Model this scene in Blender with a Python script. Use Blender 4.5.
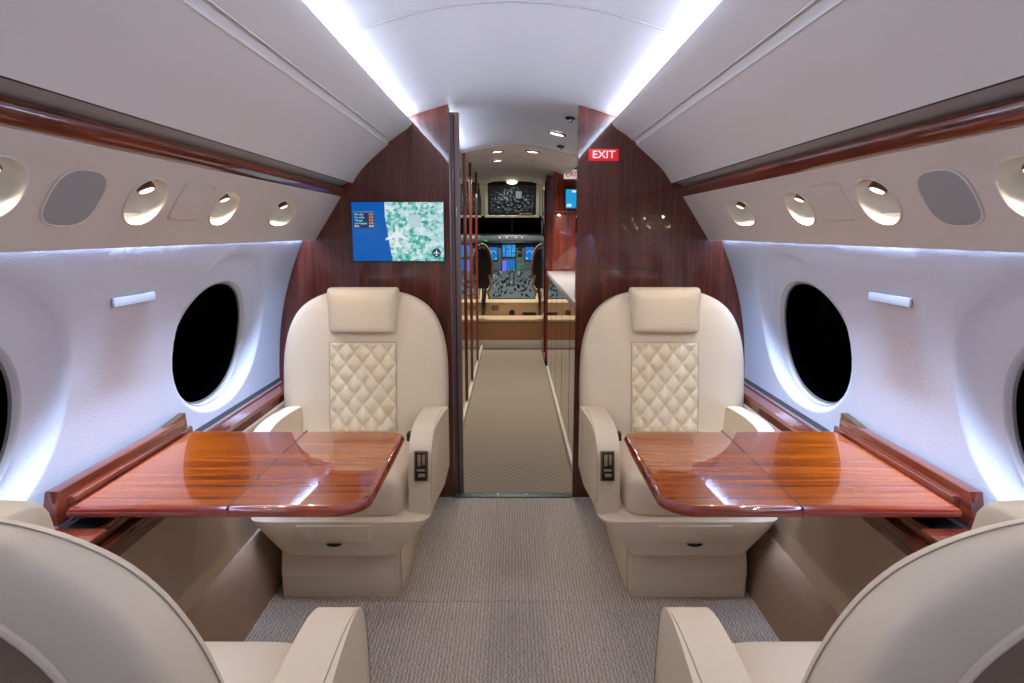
import bpy, bmesh, math, random
from mathutils import Vector, Matrix, noise
from math import sin, cos, pi, radians, sqrt

random.seed(7)
SC = bpy.context.scene
COL = SC.collection
for o in list(bpy.data.objects):
    bpy.data.objects.remove(o)

# ------------------------------------------------------------------ camera, world, exposure, lights
cam_d = bpy.data.cameras.new('camera')
cam_d.sensor_width = 36.0
cam_d.lens = 22.5
cam_d.clip_start = 0.02
cam = bpy.data.objects.new('camera', cam_d)
COL.objects.link(cam)
cam.location = (0, 0, 1.288)
cam.rotation_euler = (radians(90 - 9.71), 0, 0)
SC.camera = cam
SC.view_settings.view_transform = 'Standard'
SC.view_settings.look = 'None'
SC.view_settings.gamma = 1.0
SC.view_settings.use_curve_mapping = False
SC.view_settings.exposure = -0.10
W = bpy.data.worlds.new('night'); SC.world = W
W.use_nodes = True
W.node_tree.nodes['Background'].inputs[0].default_value = (0.004, 0.005, 0.008, 1)
W.node_tree.nodes['Background'].inputs[1].default_value = 1.0

COOL = (0.72, 0.81, 1.0)
WARM = (1.0, 0.88, 0.70)

def area(name, loc, direction, sx, sy, power, color, spread=180):
    d = bpy.data.lights.new(name, 'AREA'); d.shape = 'RECTANGLE'
    d.size = sx; d.size_y = sy; d.energy = power; d.color = color; d.spread = radians(spread)
    o = bpy.data.objects.new(name, d); COL.objects.link(o)
    # long axis (local y) along world Y, local -z along direction
    z = -Vector(direction).normalized(); y = Vector((0, 1, 0)); x = y.cross(z).normalized(); y = z.cross(x)
    m = Matrix((x, y, z)).transposed().to_4x4(); m.translation = Vector(loc)
    o.matrix_world = m
    return o

Y0, YB = -1.88, 2.98          # cabin from the rear wall to the bulkhead
YM, YL = (Y0 + YB) / 2, (YB - Y0)
for s in (-1, 1):
    area('ceiling_cove_light', (s * 0.474, YM, 1.776), (-s, 0, 0.30), 0.010, YL - 0.04, 24, COOL)
    area('sidewall_cove_light', (s * 0.938, YM, 1.318), (s * 0.34, 0, -1), 0.012, YL - 0.04, 29, (0.50, 0.65, 1.0), spread=80)
    area('sidewall_cove_light', (s * 0.943, YM, 1.314), (s * 0.24, 0, -1), 0.010, YL - 0.04, 10, (0.50, 0.65, 1.0))
area('entry_cove_light', (-0.300, 3.80, 1.74), (0.25, 0, 1), 0.012, 1.3, 1.6, COOL)

def spot(name, loc, target, power, color, angle=120, blend=0.35, size=0.012):
    d = bpy.data.lights.new(name, 'SPOT'); d.energy = power; d.color = color
    d.spot_size = radians(angle); d.spot_blend = blend; d.shadow_soft_size = size
    o = bpy.data.objects.new(name, d); COL.objects.link(o)
    o.location = loc
    o.rotation_euler = (Vector(target) - Vector(loc)).to_track_quat('-Z', 'Y').to_euler()
    return o

# ------------------------------------------------------------------ materials
def srgb(r, g, b):
    f = lambda c: ((c / 255) / 12.92) if c / 255 <= 0.04045 else (((c / 255) + 0.055) / 1.055) ** 2.4
    return (f(r), f(g), f(b), 1)

def mat(name, color, rough=0.5, metal=0.0, coat=0.0, spec=0.5, bump=0.0, bscale=200, emit=None, estr=1.0, coat_rough=0.03, bstretch=(1, 1, 1), vary=0.0):
    m = bpy.data.materials.new(name); m.use_nodes = True
    nt = m.node_tree; b = nt.nodes['Principled BSDF']
    b.inputs['Base Color'].default_value = color
    b.inputs['Roughness'].default_value = rough
    b.inputs['Metallic'].default_value = metal
    b.inputs['Coat Weight'].default_value = coat
    b.inputs['Coat Roughness'].default_value = coat_rough
    b.inputs['Specular IOR Level'].default_value = spec
    if emit:
        b.inputs['Emission Color'].default_value = emit
        b.inputs['Emission Strength'].default_value = estr
    tc = nt.nodes.new('ShaderNodeTexCoord'); mp = nt.nodes.new('ShaderNodeMapping')
    mp.inputs['Scale'].default_value = bstretch
    nt.links.new(tc.outputs['Object'], mp.inputs['Vector'])
    n = nt.nodes.new('ShaderNodeTexNoise'); n.inputs['Scale'].default_value = bscale
    n.inputs['Detail'].default_value = 3
    nt.links.new(mp.outputs['Vector'], n.inputs['Vector'])
    if bump:
        bp = nt.nodes.new('ShaderNodeBump'); bp.inputs['Strength'].default_value = bump
        bp.inputs['Distance'].default_value = 0.002
        nt.links.new(n.outputs['Fac'], bp.inputs['Height']); nt.links.new(bp.outputs['Normal'], b.inputs['Normal'])
    if vary:
        mx = nt.nodes.new('ShaderNodeMix'); mx.data_type = 'RGBA'
        mx.inputs['A'].default_value = color
        mx.inputs['B'].default_value = tuple(c * (1 - vary) for c in color[:3]) + (1,)
        nt.links.new(n.outputs['Fac'], mx.inputs['Factor']); nt.links.new(mx.outputs['Result'], b.inputs['Base Color'])
    return m

def wood(name, dark, mid, light, along, rough=0.25, coat=1.0, scale=1.0, coat_rough=0.02):
    """grain running along axis 'x', 'y' or 'z'"""
    m = bpy.data.materials.new(name); m.use_nodes = True
    nt = m.node_tree; b = nt.nodes['Principled BSDF']; L = nt.links
    tc = nt.nodes.new('ShaderNodeTexCoord')
    def mapped(sc):
        mp = nt.nodes.new('ShaderNodeMapping'); L.new(tc.outputs['Object'], mp.inputs['Vector'])
        s = [sc[0]] * 3; s['xyz'.index(along)] = sc[1]
        mp.inputs['Scale'].default_value = s
        return mp.outputs['Vector']
    n1 = nt.nodes.new('ShaderNodeTexNoise'); n1.inputs['Scale'].default_value = 1; n1.inputs['Detail'].default_value = 5
    n1.inputs['Distortion'].default_value = 0.4
    L.new(mapped((42 * scale, 1.6 * scale)), n1.inputs['Vector'])
    n2 = nt.nodes.new('ShaderNodeTexNoise'); n2.inputs['Scale'].default_value = 1; n2.inputs['Detail'].default_value = 3
    L.new(mapped((190 * scale, 9 * scale)), n2.inputs['Vector'])
    n3 = nt.nodes.new('ShaderNodeTexNoise'); n3.inputs['Scale'].default_value = 1; n3.inputs['Detail'].default_value = 1
    L.new(mapped((9, 2.5)), n3.inputs['Vector'])
    a = nt.nodes.new('ShaderNodeMath'); a.operation = 'MULTIPLY_ADD'; a.inputs[1].default_value = 0.35
    L.new(n2.outputs['Fac'], a.inputs[0]); L.new(n1.outputs['Fac'], a.inputs[2])
    c = nt.nodes.new('ShaderNodeMath'); c.operation = 'MULTIPLY_ADD'; c.inputs[1].default_value = 0.35
    L.new(n3.outputs['Fac'], c.inputs[0]); L.new(a.outputs[0], c.inputs[2])
    r = nt.nodes.new('ShaderNodeValToRGB')
    e = r.color_ramp.elements
    e[0].position = 0.62; e[0].color = dark
    e[1].position = 1.02; e[1].color = light
    x = e.new(0.82); x.color = mid
    L.new(c.outputs[0], r.inputs['Fac']); L.new(r.outputs['Color'], b.inputs['Base Color'])
    b.inputs['Roughness'].default_value = rough
    b.inputs['Specular IOR Level'].default_value = 0.3
    b.inputs['Coat Weight'].default_value = coat; b.inputs['Coat Roughness'].default_value = coat_rough
    return m

M = {}
M['bulk'] = wood('bulkhead_veneer', srgb(66, 29, 22), srgb(84, 38, 28), srgb(102, 50, 37), 'z', scale=1.4)
M['cabin_wood_y'] = wood('rail_veneer', srgb(70, 26, 16), srgb(98, 40, 24), srgb(124, 56, 32), 'y')
M['table'] = wood('table_veneer', srgb(122, 52, 10), srgb(154, 70, 12), srgb(176, 90, 22), 'x', scale=1.35, coat_rough=0.015)
M['table_edge'] = wood('table_edge_veneer', srgb(84, 24, 12), srgb(130, 42, 20), srgb(150, 60, 28), 'x', scale=0.8)
M['galley'] = wood('galley_veneer', srgb(80, 28, 20), srgb(116, 48, 34), srgb(142, 64, 44), 'z')
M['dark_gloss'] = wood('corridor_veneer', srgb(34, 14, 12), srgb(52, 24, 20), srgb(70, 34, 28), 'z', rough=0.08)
M['leather'] = mat('cream_leather', srgb(220, 203, 177), 0.48, spec=0.4, bump=0.12, bscale=350)
M['leather2'] = mat('quilted_leather', srgb(227, 211, 182), 0.45, spec=0.4, bump=0.08, bscale=350)
M['seam'] = mat('stitched_seam', srgb(176, 162, 142), 0.7)
M['pocket'] = mat('seat_pocket_leather', srgb(128, 104, 82), 0.7)
M['carpet'] = mat('taupe_carpet', srgb(150, 138, 130), 0.95, spec=0.1)
M['runner'] = mat('tan_corridor_carpet', srgb(158, 142, 118), 0.95, spec=0.1, bump=0.5, bscale=260, vary=0.25)
M['kick'] = mat('brown_suede_carpet', srgb(176, 148, 124), 0.95, spec=0.1, bump=0.4, bscale=300, vary=0.25)
M['lowpanel'] = mat('tan_leather_panel', srgb(188, 164, 138), 0.6, spec=0.3, bump=0.05)
M['liner'] = mat('headliner', srgb(212, 210, 211), 0.55, spec=0.3)
M['ceil'] = mat('gloss_ceiling', srgb(216, 216, 224), 0.30, spec=0.4)
M['ceil2'] = mat('corridor_ceiling', srgb(208, 202, 194), 0.45, spec=0.3)
M['speaker'] = mat('speaker_cloth', srgb(150, 150, 152), 0.8, bump=0.3, bscale=600)
M['psu'] = mat('service_panel_leather', srgb(202, 194, 188), 0.6, spec=0.3, bump=0.05, bscale=400)
M['side'] = mat('sidewall_fabric', srgb(206, 213, 228), 0.9, spec=0.1, bump=0.35, bscale=190, bstretch=(1, 0.45, 1.5))
M['grey_strip'] = mat('grey_fabric_strip', srgb(160, 160, 164), 0.8, spec=0.2, bump=0.2, bscale=500)
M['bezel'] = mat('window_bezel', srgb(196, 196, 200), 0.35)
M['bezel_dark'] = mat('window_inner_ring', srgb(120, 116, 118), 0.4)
M['pane'] = mat('night_window_pane', (0.0004, 0.0004, 0.0005, 1), 0.05, spec=0.008)
M['pane'].node_tree.nodes['Principled BSDF'].inputs['IOR'].default_value = 1.08
M['chrome'] = mat('polished_chrome', srgb(210, 208, 204), 0.12, metal=1)
M['lamp'] = mat('lamp_lens', (1, 1, 1, 1), 0.3, emit=(1, 0.95, 0.86, 1), estr=3.5)
M['bowl'] = mat('lamp_bowl', srgb(196, 192, 184), 0.35, spec=0.5)
M['black'] = mat('black_plastic', srgb(18, 18, 20), 0.4)
M['dark'] = mat('dark_groove', srgb(26, 18, 18), 0.6)
M['bronze'] = mat('bronze_metal', srgb(120, 100, 72), 0.35, metal=0.8)
M['brass'] = mat('champagne_metal', srgb(176, 158, 122), 0.3, metal=0.9)
M['white'] = mat('white_plastic', srgb(160, 160, 164), 0.4)
M['cockpit_white'] = mat('cockpit_lining', srgb(206, 206, 192), 0.7)
M['cockpit_tan'] = mat('cockpit_tan', srgb(206, 176, 138), 0.7, vary=0.2, bscale=9)
M['cockpit_carpet'] = mat('cockpit_carpet', srgb(160, 112, 78), 0.95)
M['grey_metal'] = mat('cockpit_grey', srgb(70, 82, 88), 0.5)
M['silver'] = mat('silver_trim', srgb(170, 166, 168), 0.22, metal=0.9)
M['jamb'] = mat('door_jamb', srgb(122, 102, 98), 0.28, metal=0.3, coat=0.5, bump=0.0)
M['counter'] = mat('white_countertop', srgb(225, 225, 226), 0.2)
M['baseboard'] = mat('cream_baseboard', srgb(202, 194, 178), 0.5)
M['pilot'] = mat('pilot_seat_fabric', srgb(52, 46, 44), 0.9)
M['fleece'] = mat('pilot_seat_fleece', srgb(160, 138, 112), 0.95)
M['exit_red'] = mat('exit_red', srgb(190, 24, 40), 0.4, emit=srgb(205, 22, 44), estr=0.75)
M['exit_white'] = mat('exit_white', srgb(235, 225, 225), 0.4, emit=srgb(240, 226, 226), estr=0.6)
M['exit_red2'] = mat('exit_red_letters', srgb(170, 20, 34), 0.4, emit=srgb(170, 16, 34), estr=0.4)

def emis(name, col, s=1.0):
    return mat(name, (0, 0, 0, 1), 0.3, emit=col, estr=s, spec=0.2)
M['scr_blue'] = emis('screen_blue', srgb(8, 92, 178))
M['scr_navy'] = emis('screen_navy', srgb(38, 48, 92))
M['scr_cyan'] = emis('screen_cyan', srgb(120, 214, 236))
M['scr_orange'] = emis('screen_orange', srgb(226, 168, 84))
M['scr_white'] = emis('screen_white', srgb(236, 240, 244))
M['scr_slate'] = emis('screen_slate', srgb(40, 66, 78))
M['scr_lilac'] = emis('screen_lilac', srgb(110, 120, 240))
M['scr_sky'] = emis('screen_sky', srgb(36, 160, 220))
M['scr_pink'] = emis('screen_pink', srgb(240, 60, 140))
M['scr_green'] = emis('screen_green', srgb(40, 190, 110))
M['fd_blue'] = emis('flight_display_blue', srgb(24, 118, 200))

def map_material():
    m = bpy.data.materials.new('moving_map'); m.use_nodes = True
    nt = m.node_tree; L = nt.links; b = nt.nodes['Principled BSDF']
    b.inputs['Base Color'].default_value = (0, 0, 0, 1); b.inputs['Roughness'].default_value = 0.25
    tc = nt.nodes.new('ShaderNodeTexCoord')
    n = nt.nodes.new('ShaderNodeTexNoise'); n.inputs['Scale'].default_value = 30; n.inputs['Detail'].default_value = 7; n.inputs['Roughness'].default_value = 0.75
    v = nt.nodes.new('ShaderNodeTexVoronoi'); v.inputs['Scale'].default_value = 70; v.distance = 'CHEBYCHEV'
    n2 = nt.nodes.new('ShaderNodeTexNoise'); n2.inputs['Scale'].default_value = 8; n2.inputs['Detail'].default_value = 2
    for q in (n, v, n2): L.new(tc.outputs['Object'], q.inputs['Vector'])
    sp = nt.nodes.new('ShaderNodeSeparateColor'); L.new(v.outputs['Color'], sp.inputs[0])
    a = nt.nodes.new('ShaderNodeMath'); a.operation = 'MULTIPLY_ADD'; a.inputs[1].default_value = 0.30
    L.new(sp.outputs[0], a.inputs[0]); L.new(n.outputs['Fac'], a.inputs[2])
    c = nt.nodes.new('ShaderNodeMath'); c.operation = 'MULTIPLY_ADD'; c.inputs[1].default_value = 0.35
    L.new(n2.outputs['Fac'], c.inputs[0]); L.new(a.outputs[0], c.inputs[2])
    r = nt.nodes.new('ShaderNodeValToRGB'); e = r.color_ramp.elements
    e[0].position = 0.66; e[0].color = srgb(16, 150, 136)
    e[1].position = 1.0; e[1].color = srgb(218, 236, 240)
    k = e.new(0.76); k.color = srgb(112, 194, 184)
    k = e.new(0.86); k.color = srgb(172, 214, 214)
    L.new(c.outputs[0], r.inputs['Fac'])
    L.new(r.outputs['Color'], b.inputs['Emission Color']); b.inputs['Emission Strength'].default_value = 1.0
    return m
M['map'] = map_material()

def carpet_bump():
    m = M['carpet']; nt = m.node_tree; L = nt.links; b = nt.nodes['Principled BSDF']
    tc = nt.nodes.new('ShaderNodeTexCoord'); mp = nt.nodes.new('ShaderNodeMapping')
    L.new(tc.outputs['Object'], mp.inputs['Vector'])
    w = nt.nodes.new('ShaderNodeTexWave'); w.wave_type = 'BANDS'; w.bands_direction = 'X'
    w.inputs['Scale'].default_value = 26; w.inputs['Distortion'].default_value = 5.5
    w.inputs['Detail'].default_value = 2; w.inputs['Detail Scale'].default_value = 2.6
    mp.inputs['Scale'].default_value = (1, 1, 1)
    L.new(mp.outputs['Vector'], w.inputs['Vector'])
    n = nt.nodes.new('ShaderNodeTexNoise'); n.inputs['Scale'].default_value = 240; L.new(tc.outputs['Object'], n.inputs['Vector'])
    a = nt.nodes.new('ShaderNodeMath'); a.operation = 'MULTIPLY_ADD'; a.inputs[1].default_value = 0.6
    L.new(n.outputs['Fac'], a.inputs[0]); L.new(w.outputs['Fac'], a.inputs[2])
    mx = nt.nodes.new('ShaderNodeMix'); mx.data_type = 'RGBA'
    mx.inputs['A'].default_value = srgb(138, 127, 118); mx.inputs['B'].default_value = srgb(202, 188, 173)
    L.new(a.outputs[0], mx.inputs['Factor']); L.new(mx.outputs['Result'], b.inputs['Base Color'])
    bp = nt.nodes.new('ShaderNodeBump'); bp.inputs['Strength'].default_value = 0.6; bp.inputs['Distance'].default_value = 0.004
    L.new(a.outputs[0], bp.inputs['Height']); L.new(bp.outputs['Normal'], b.inputs['Normal'])
carpet_bump()

# ------------------------------------------------------------------ mesh helpers
def obj(name, bm, material, parent=None, smooth=True, sharp=35, recalc=True):
    if recalc: bmesh.ops.recalc_face_normals(bm, faces=bm.faces)
    me = bpy.data.meshes.new(name); bm.to_mesh(me); bm.free()
    mats = material if isinstance(material, (list, tuple)) else [material]
    for m_ in mats: me.materials.append(m_)
    if smooth:
        me.shade_smooth(); me.set_sharp_from_angle(angle=radians(sharp))
    o = bpy.data.objects.new(name, me); COL.objects.link(o)
    if parent: o.parent = parent
    return o

def empty(name, loc=(0, 0, 0), rz=0):
    o = bpy.data.objects.new(name, None); COL.objects.link(o); o.location = loc; o.rotation_euler = (0, 0, rz)
    o.empty_display_size = 0.1
    return o

def tag(o, label, cat, group=None, kind=None):
    if label: o['label'] = label
    if cat: o['category'] = cat
    if group: o['group'] = group
    if kind: o['kind'] = kind
    return o

def struct(o, label=None, cat=None):
    o['kind'] = 'structure'
    if label: o['label'] = label
    if cat: o['category'] = cat
    return o

def copy_tree(o, parent=None):
    c = o.copy(); COL.objects.link(c)
    if parent: c.parent = parent
    for ch in list(o.children): copy_tree(ch, c)
    return c

def box(bm, x0, x1, y0, y1, z0, z1, bev=0.0, seg=2, M4=None):
    r = bmesh.ops.create_cube(bm, size=1)
    vs = r['verts']
    for v in vs:
        v.co = Vector(((x0 + x1) / 2 + v.co.x * (x1 - x0), (y0 + y1) / 2 + v.co.y * (y1 - y0), (z0 + z1) / 2 + v.co.z * (z1 - z0)))
    if bev:
        es = list({e for v in vs for e in v.link_edges})
        r2 = bmesh.ops.bevel(bm, geom=es, offset=bev, segments=seg, profile=0.5, affect='EDGES')
        vs = list({v for f in r2['faces'] for v in f.verts} | {v for v in vs if v.is_valid})
    if M4:
        for v in vs: v.co = M4 @ v.co
    return vs

def B(name, material, parent, *dims, bev=0.0, seg=2, M4=None, smooth=True):
    bm = bmesh.new(); box(bm, *dims, bev=bev, seg=seg, M4=M4)
    return obj(name, bm, material, parent, smooth)

def extrude(bm, pts, a0, a1, axis='y', bev=0, seg=2):
    """closed 2D polygon extruded along an axis. axis y: pts are (x,z); axis x: pts are (y,z); axis z: pts are (x,y)"""
    def P(p, a):
        return {'y': (p[0], a, p[1]), 'x': (a, p[0], p[1]), 'z': (p[0], p[1], a)}[axis]
    A = [bm.verts.new(P(p, a0)) for p in pts]; Bv = [bm.verts.new(P(p, a1)) for p in pts]
    f0 = bm.faces.new(A); f1 = bm.faces.new(Bv[::-1]); n = len(pts)
    for i in range(n): bm.faces.new((A[i], Bv[i], Bv[(i + 1) % n], A[(i + 1) % n]))
    if bev:
        es = list(f0.edges) + list(f1.edges)
        bmesh.ops.bevel(bm, geom=es, offset=bev, segments=seg, profile=0.5, affect='EDGES')
    return bm

def sheet(bm, pts, ys, sx=1):
    """open profile (x,z) swept along y stations"""
    rows = [[bm.verts.new((sx * x, y, z)) for x, z in pts] for y in ys]
    for r0, r1 in zip(rows, rows[1:]):
        for i in range(len(pts) - 1): bm.faces.new((r0[i], r0[i + 1], r1[i + 1], r1[i]))
    return bm

def loft(bm, rings, cap=True):
    R = [[bm.verts.new(p) for p in r] for r in rings]; n = len(R[0])
    for a, b in zip(R, R[1:]):
        for i in range(n): bm.faces.new((a[i], a[(i + 1) % n], b[(i + 1) % n], b[i]))
    if cap:
        bm.faces.new(R[0][::-1]); bm.faces.new(R[-1])
    return bm

def sup(c, n):
    return math.copysign(abs(c) ** (2 / n), c)

def se_ring(cx, cy, z, w, h, n=4, k=40):
    return [(cx + w * sup(cos(2 * pi * i / k), n), cy + h * sup(sin(2 * pi * i / k), n), z) for i in range(k)]

def tube(bm, pts, r, k=8, closed=False):
    pts = [Vector(p) for p in pts]; n = len(pts); rings = []
    for i, p in enumerate(pts):
        a = pts[(i - 1) % n] if closed or i > 0 else pts[0]
        b = pts[(i + 1) % n] if closed or i < n - 1 else pts[-1]
        t = (b - a).normalized(); u = t.orthogonal() if i == 0 else (u - t * u.dot(t)); u = u.normalized(); v = t.cross(u)
        rings.append([bm.verts.new(p + r * (cos(2 * pi * j / k) * u + sin(2 * pi * j / k) * v)) for j in range(k)])
    for i in range(n if closed else n - 1):
        a, b = rings[i], rings[(i + 1) % n]
        for j in range(k): bm.faces.new((a[j], a[(j + 1) % k], b[(j + 1) % k], b[j]))
    if not closed:
        bm.faces.new(rings[0][::-1]); bm.faces.new(rings[-1])
    return bm

def lerp_tab(tab, x):
    if x <= tab[0][0]: return tab[0][1]
    for (a, va), (b, vb) in zip(tab, tab[1:]):
        if x <= b: return va + (vb - va) * (x - a) / (b - a)
    return tab[-1][1]

def smooth_pts(pts, n=6):
    """Catmull-Rom resample of an open polyline"""
    P = [Vector(p) for p in pts]; P = [2 * P[0] - P[1]] + P + [2 * P[-1] - P[-2]]; out = []
    for i in range(1, len(P) - 2):
        for j in range(n):
            t = j / n; a, b, c, d = P[i - 1:i + 3]
            out.append(tuple(0.5 * ((2 * b) + (c - a) * t + (2 * a - 5 * b + 4 * c - d) * t * t + (3 * b - a - 3 * c + d) * t ** 3)))
    out.append(tuple(P[-2])); return out

def text(name, body, size, material, parent, loc, rot, ext=0.0006, align='CENTER', bold=0.0):
    cu = bpy.data.curves.new(name, 'FONT'); cu.body = body; cu.size = size; cu.extrude = ext
    cu.align_x = align; cu.align_y = 'CENTER'; cu.offset = bold
    t = bpy.data.objects.new(name, cu); COL.objects.link(t)
    dg = bpy.context.evaluated_depsgraph_get(); dg.update()
    me = bpy.data.meshes.new_from_object(t.evaluated_get(dg))
    bpy.data.objects.remove(t)
    me.materials.clear(); me.materials.append(material)
    o = bpy.data.objects.new(name, me); COL.objects.link(o); o.parent = parent
    o.location = loc; o.rotation_euler = rot
    return o

SIDE = {-1: 'left', 1: 'right'}

# ------------------------------------------------------------------ the shell
CEIL = smooth_pts([(0, 1.883), (0.142, 1.874), (0.253, 1.855), (0.365, 1.825), (0.44, 1.802), (0.50, 1.792)], 4)
full_ceil = [(-x, z) for x, z in reversed(CEIL[1:])] + list(CEIL)
bm = bmesh.new(); sheet(bm, full_ceil, [Y0, 0, 1.796, YB - 0.0005])
struct(obj('ceiling', bm, M['ceil']), 'glossy white arched cabin ceiling between the cove lights', 'ceiling')
# slim joint strip across the ceiling
bm = bmesh.new(); tube(bm, [(x, 1.80, z - 0.001) for x, z in full_ceil[5:-5]], 0.0022, 6)
struct(obj('trim_1', bm, M['white']), 'thin joint strip arching across the cabin ceiling', 'trim')

# cabin floor
bm = bmesh.new(); box(bm, -0.99, 0.99, Y0, YB, -0.03, 0)
struct(obj('floor', bm, M['carpet'], smooth=False), 'taupe wave-patterned cabin carpet', 'floor')
# raised carpet seams
for s in (-1, 1):
    bm = bmesh.new(); box(bm, s * 0.366 - 0.0025, s * 0.366 + 0.0025, Y0 + .01, 2.06, -0.001, 0.0022)
    struct(obj('trim_2' if s < 0 else 'trim_3', bm, M['carpet']), 'carpet seam running along the %s side of the aisle' % SIDE[s], 'carpet seam')
bm = bmesh.new(); tube(bm, [(-0.86 + 1.72 * i / 40, 2.075 + 0.003 * sin(i * 1.7), 0.0) for i in range(41)], 0.003, 6)
struct(obj('trim_4', bm, M['carpet']), 'carpet seam crossing the aisle in front of the facing seats', 'carpet seam')

# sidewalls with windows -------------------------------------------------
SW = [(0.55, -1.108), (0.606, -1.108), (0.689, -1.104), (0.833, -1.090), (0.984, -1.060), (1.105, -1.022), (1.19, -0.988), (1.252, -0.960), (1.30, -0.953), (1.40, -0.953)]
WY, WZ, RY, RZ, PITCH = 2.338, 0.885, 0.292, 0.227, 1.22

SW_S = [(z, -x) for z, x in [(p[0], p[1]) for p in [tuple(q) for q in smooth_pts([(a, b) for a, b in SW], 5)]]]

def hole_cell(bm, y0, y1, a0, a1, yc, ac, ry, ra, f, n=2.0, rings=(1.0, 1.3), K=96, quad_rings=4):
    """a rectangular patch (y,a) with a superelliptic hole; f(y,a,r) gives the 3D point, r is the elliptic radius"""
    angs = [2 * pi * i / K for i in range(K)]
    cor = [math.atan2(a - ac, y - yc) % (2 * pi) for y in (y0, y1) for a in (a0, a1)]
    for c in cor:                       # snap nearest angle to each corner
        i = min(range(K), key=lambda j: abs((angs[j] - c + pi) % (2 * pi) - pi)); angs[i] = c
    def rect(t):
        c, s = cos(t), sin(t); k = 1e9
        if c > 1e-9: k = min(k, (y1 - yc) / c)
        if c < -1e-9: k = min(k, (y0 - yc) / c)
        if s > 1e-9: k = min(k, (a1 - ac) / s)
        if s < -1e-9: k = min(k, (a0 - ac) / s)
        return (yc + c * k, ac + s * k)
    def ell(t, r):
        c, s = cos(t), sin(t)
        k = r / ((abs(c / ry) ** n + abs(s / ra) ** n) ** (1 / n))
        return (yc + c * k, ac + s * k)
    def rad(p): return (abs((p[0] - yc) / ry) ** n + abs((p[1] - ac) / ra) ** n) ** (1 / n)
    rows = []
    for r in rings: rows.append([ell(t, r) for t in angs])
    last = rows[-1]
    for q in range(1, quad_rings + 1):
        w = q / quad_rings
        rows.append([(l[0] * (1 - w) + rect(t)[0] * w, l[1] * (1 - w) + rect(t)[1] * w) for l, t in zip(last, angs)])
    V = [[bm.verts.new(f(p[0], p[1], rad(p))) for p in row] for row in rows]
    for a, b in zip(V, V[1:]):
        for i in range(K): bm.faces.new((a[i], a[(i + 1) % K], b[(i + 1) % K], b[i]))
    return V, angs

def ring3(yc, ac, ry, ra, f, r, n=2.0, K=96):
    out = []
    for i in range(K):
        t = 2 * pi * i / K; c, s = cos(t), sin(t); k = r / ((abs(c / ry) ** n + abs(s / ra) ** n) ** (1 / n))
        out.append(f(yc + c * k, ac + s * k))
    return out

SC_D = 0.040
def scoop(y, z, yc):
    """recess around the window: an oval set a little forward of and above the opening"""
    r = (abs((y - yc - 0.025) / (RY * 1.27)) ** 2.15 + abs((z - WZ - 0.042) / (RZ * 1.30)) ** 2.15) ** (1 / 2.15)
    if r >= 1: return 0.0
    t = min(1.0, (1 - r) / 0.17)
    return SC_D * (1 - (1 - t) ** 2) * min(1.0, t * 3 + 0.0)

for s in (-1, 1):
    def f(y, z, r, s=s): return (s * (lerp_tab(SW_S, z) + scoop(y, z, yc)), y, z)
    bm = bmesh.new()
    rr = [1.0 + 0.022 * q for q in range(21)]
    for k in range(4):
        yc = WY - PITCH * k
        hole_cell(bm, yc - PITCH / 2, yc + PITCH / 2, 0.56, 1.395, yc, WZ, RY, RZ, f, n=2.15, rings=rr, K=128, quad_rings=10)
    # short plain piece next to the bulkhead
    zs = [0.56 + (1.395 - 0.56) * i / 24 for i in range(25)]
    sheet(bm, [(lerp_tab(SW_S, z), z) for z in zs], [WY + PITCH / 2, YB - 0.0005], s)
    bmesh.ops.remove_doubles(bm, verts=bm.verts, dist=0.0008)
    struct(obj('wall_' + SIDE[s], bm, M['side'], sharp=60), 'pale fabric %s sidewall with scooped oval window openings' % SIDE[s], 'wall')
    for k in range(3):
        yc = WY - PITCH * k
        root = struct(empty('window_%d' % (k + 1 if s < 0 else k + 4), (0, yc, WZ)), 'oval cabin window with a black night pane, %s' % ('nearest the bulkhead on the %s' % SIDE[s] if k == 0 else ('cut off at the %s edge of the photo' % SIDE[s] if k == 1 else 'beside the camera on the %s' % SIDE[s])), 'window')
        wx = lambda y, z: lerp_tab(SW_S, z) + scoop(yc + (y - yc) * 1.0, z, yc)
        def g(d, yc=yc, s=s): return lambda y, z: (s * (wx(y, z) + d), y - yc, z - WZ)
        def gp(d, yc=yc, s=s): return lambda y, z: (s * (lerp_tab(SW_S, z) + SC_D * 0.95 + d), y - yc, z - WZ)
        bm = bmesh.new()          # frame: rounded lip, reveal and inner ring
        prof = [(1.006, 0.004), (1.0, -0.003), (0.99, -0.005), (0.98, -0.002), (0.974, 0.004), (0.970, 0.010), (0.962, 0.013)]
        loft(bm, [ring3(yc, WZ, RY, RZ, g(d), r, 2.15) for r, d in prof], cap=False)
        obj('window_frame', bm, M['bezel'], root, recalc=True)
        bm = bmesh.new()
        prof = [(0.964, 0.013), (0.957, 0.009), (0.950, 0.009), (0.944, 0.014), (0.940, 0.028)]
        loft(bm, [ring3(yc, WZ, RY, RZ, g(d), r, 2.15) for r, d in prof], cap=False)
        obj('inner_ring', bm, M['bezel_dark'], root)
        bm = bmesh.new()
        loft(bm, [ring3(yc, WZ, RY, RZ, gp(0.017), 0.947, 2.15), ring3(yc, WZ, RY, RZ, gp(0.023), 0.942, 2.15)])
        obj('pane', bm, M['pane'], root)

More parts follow.
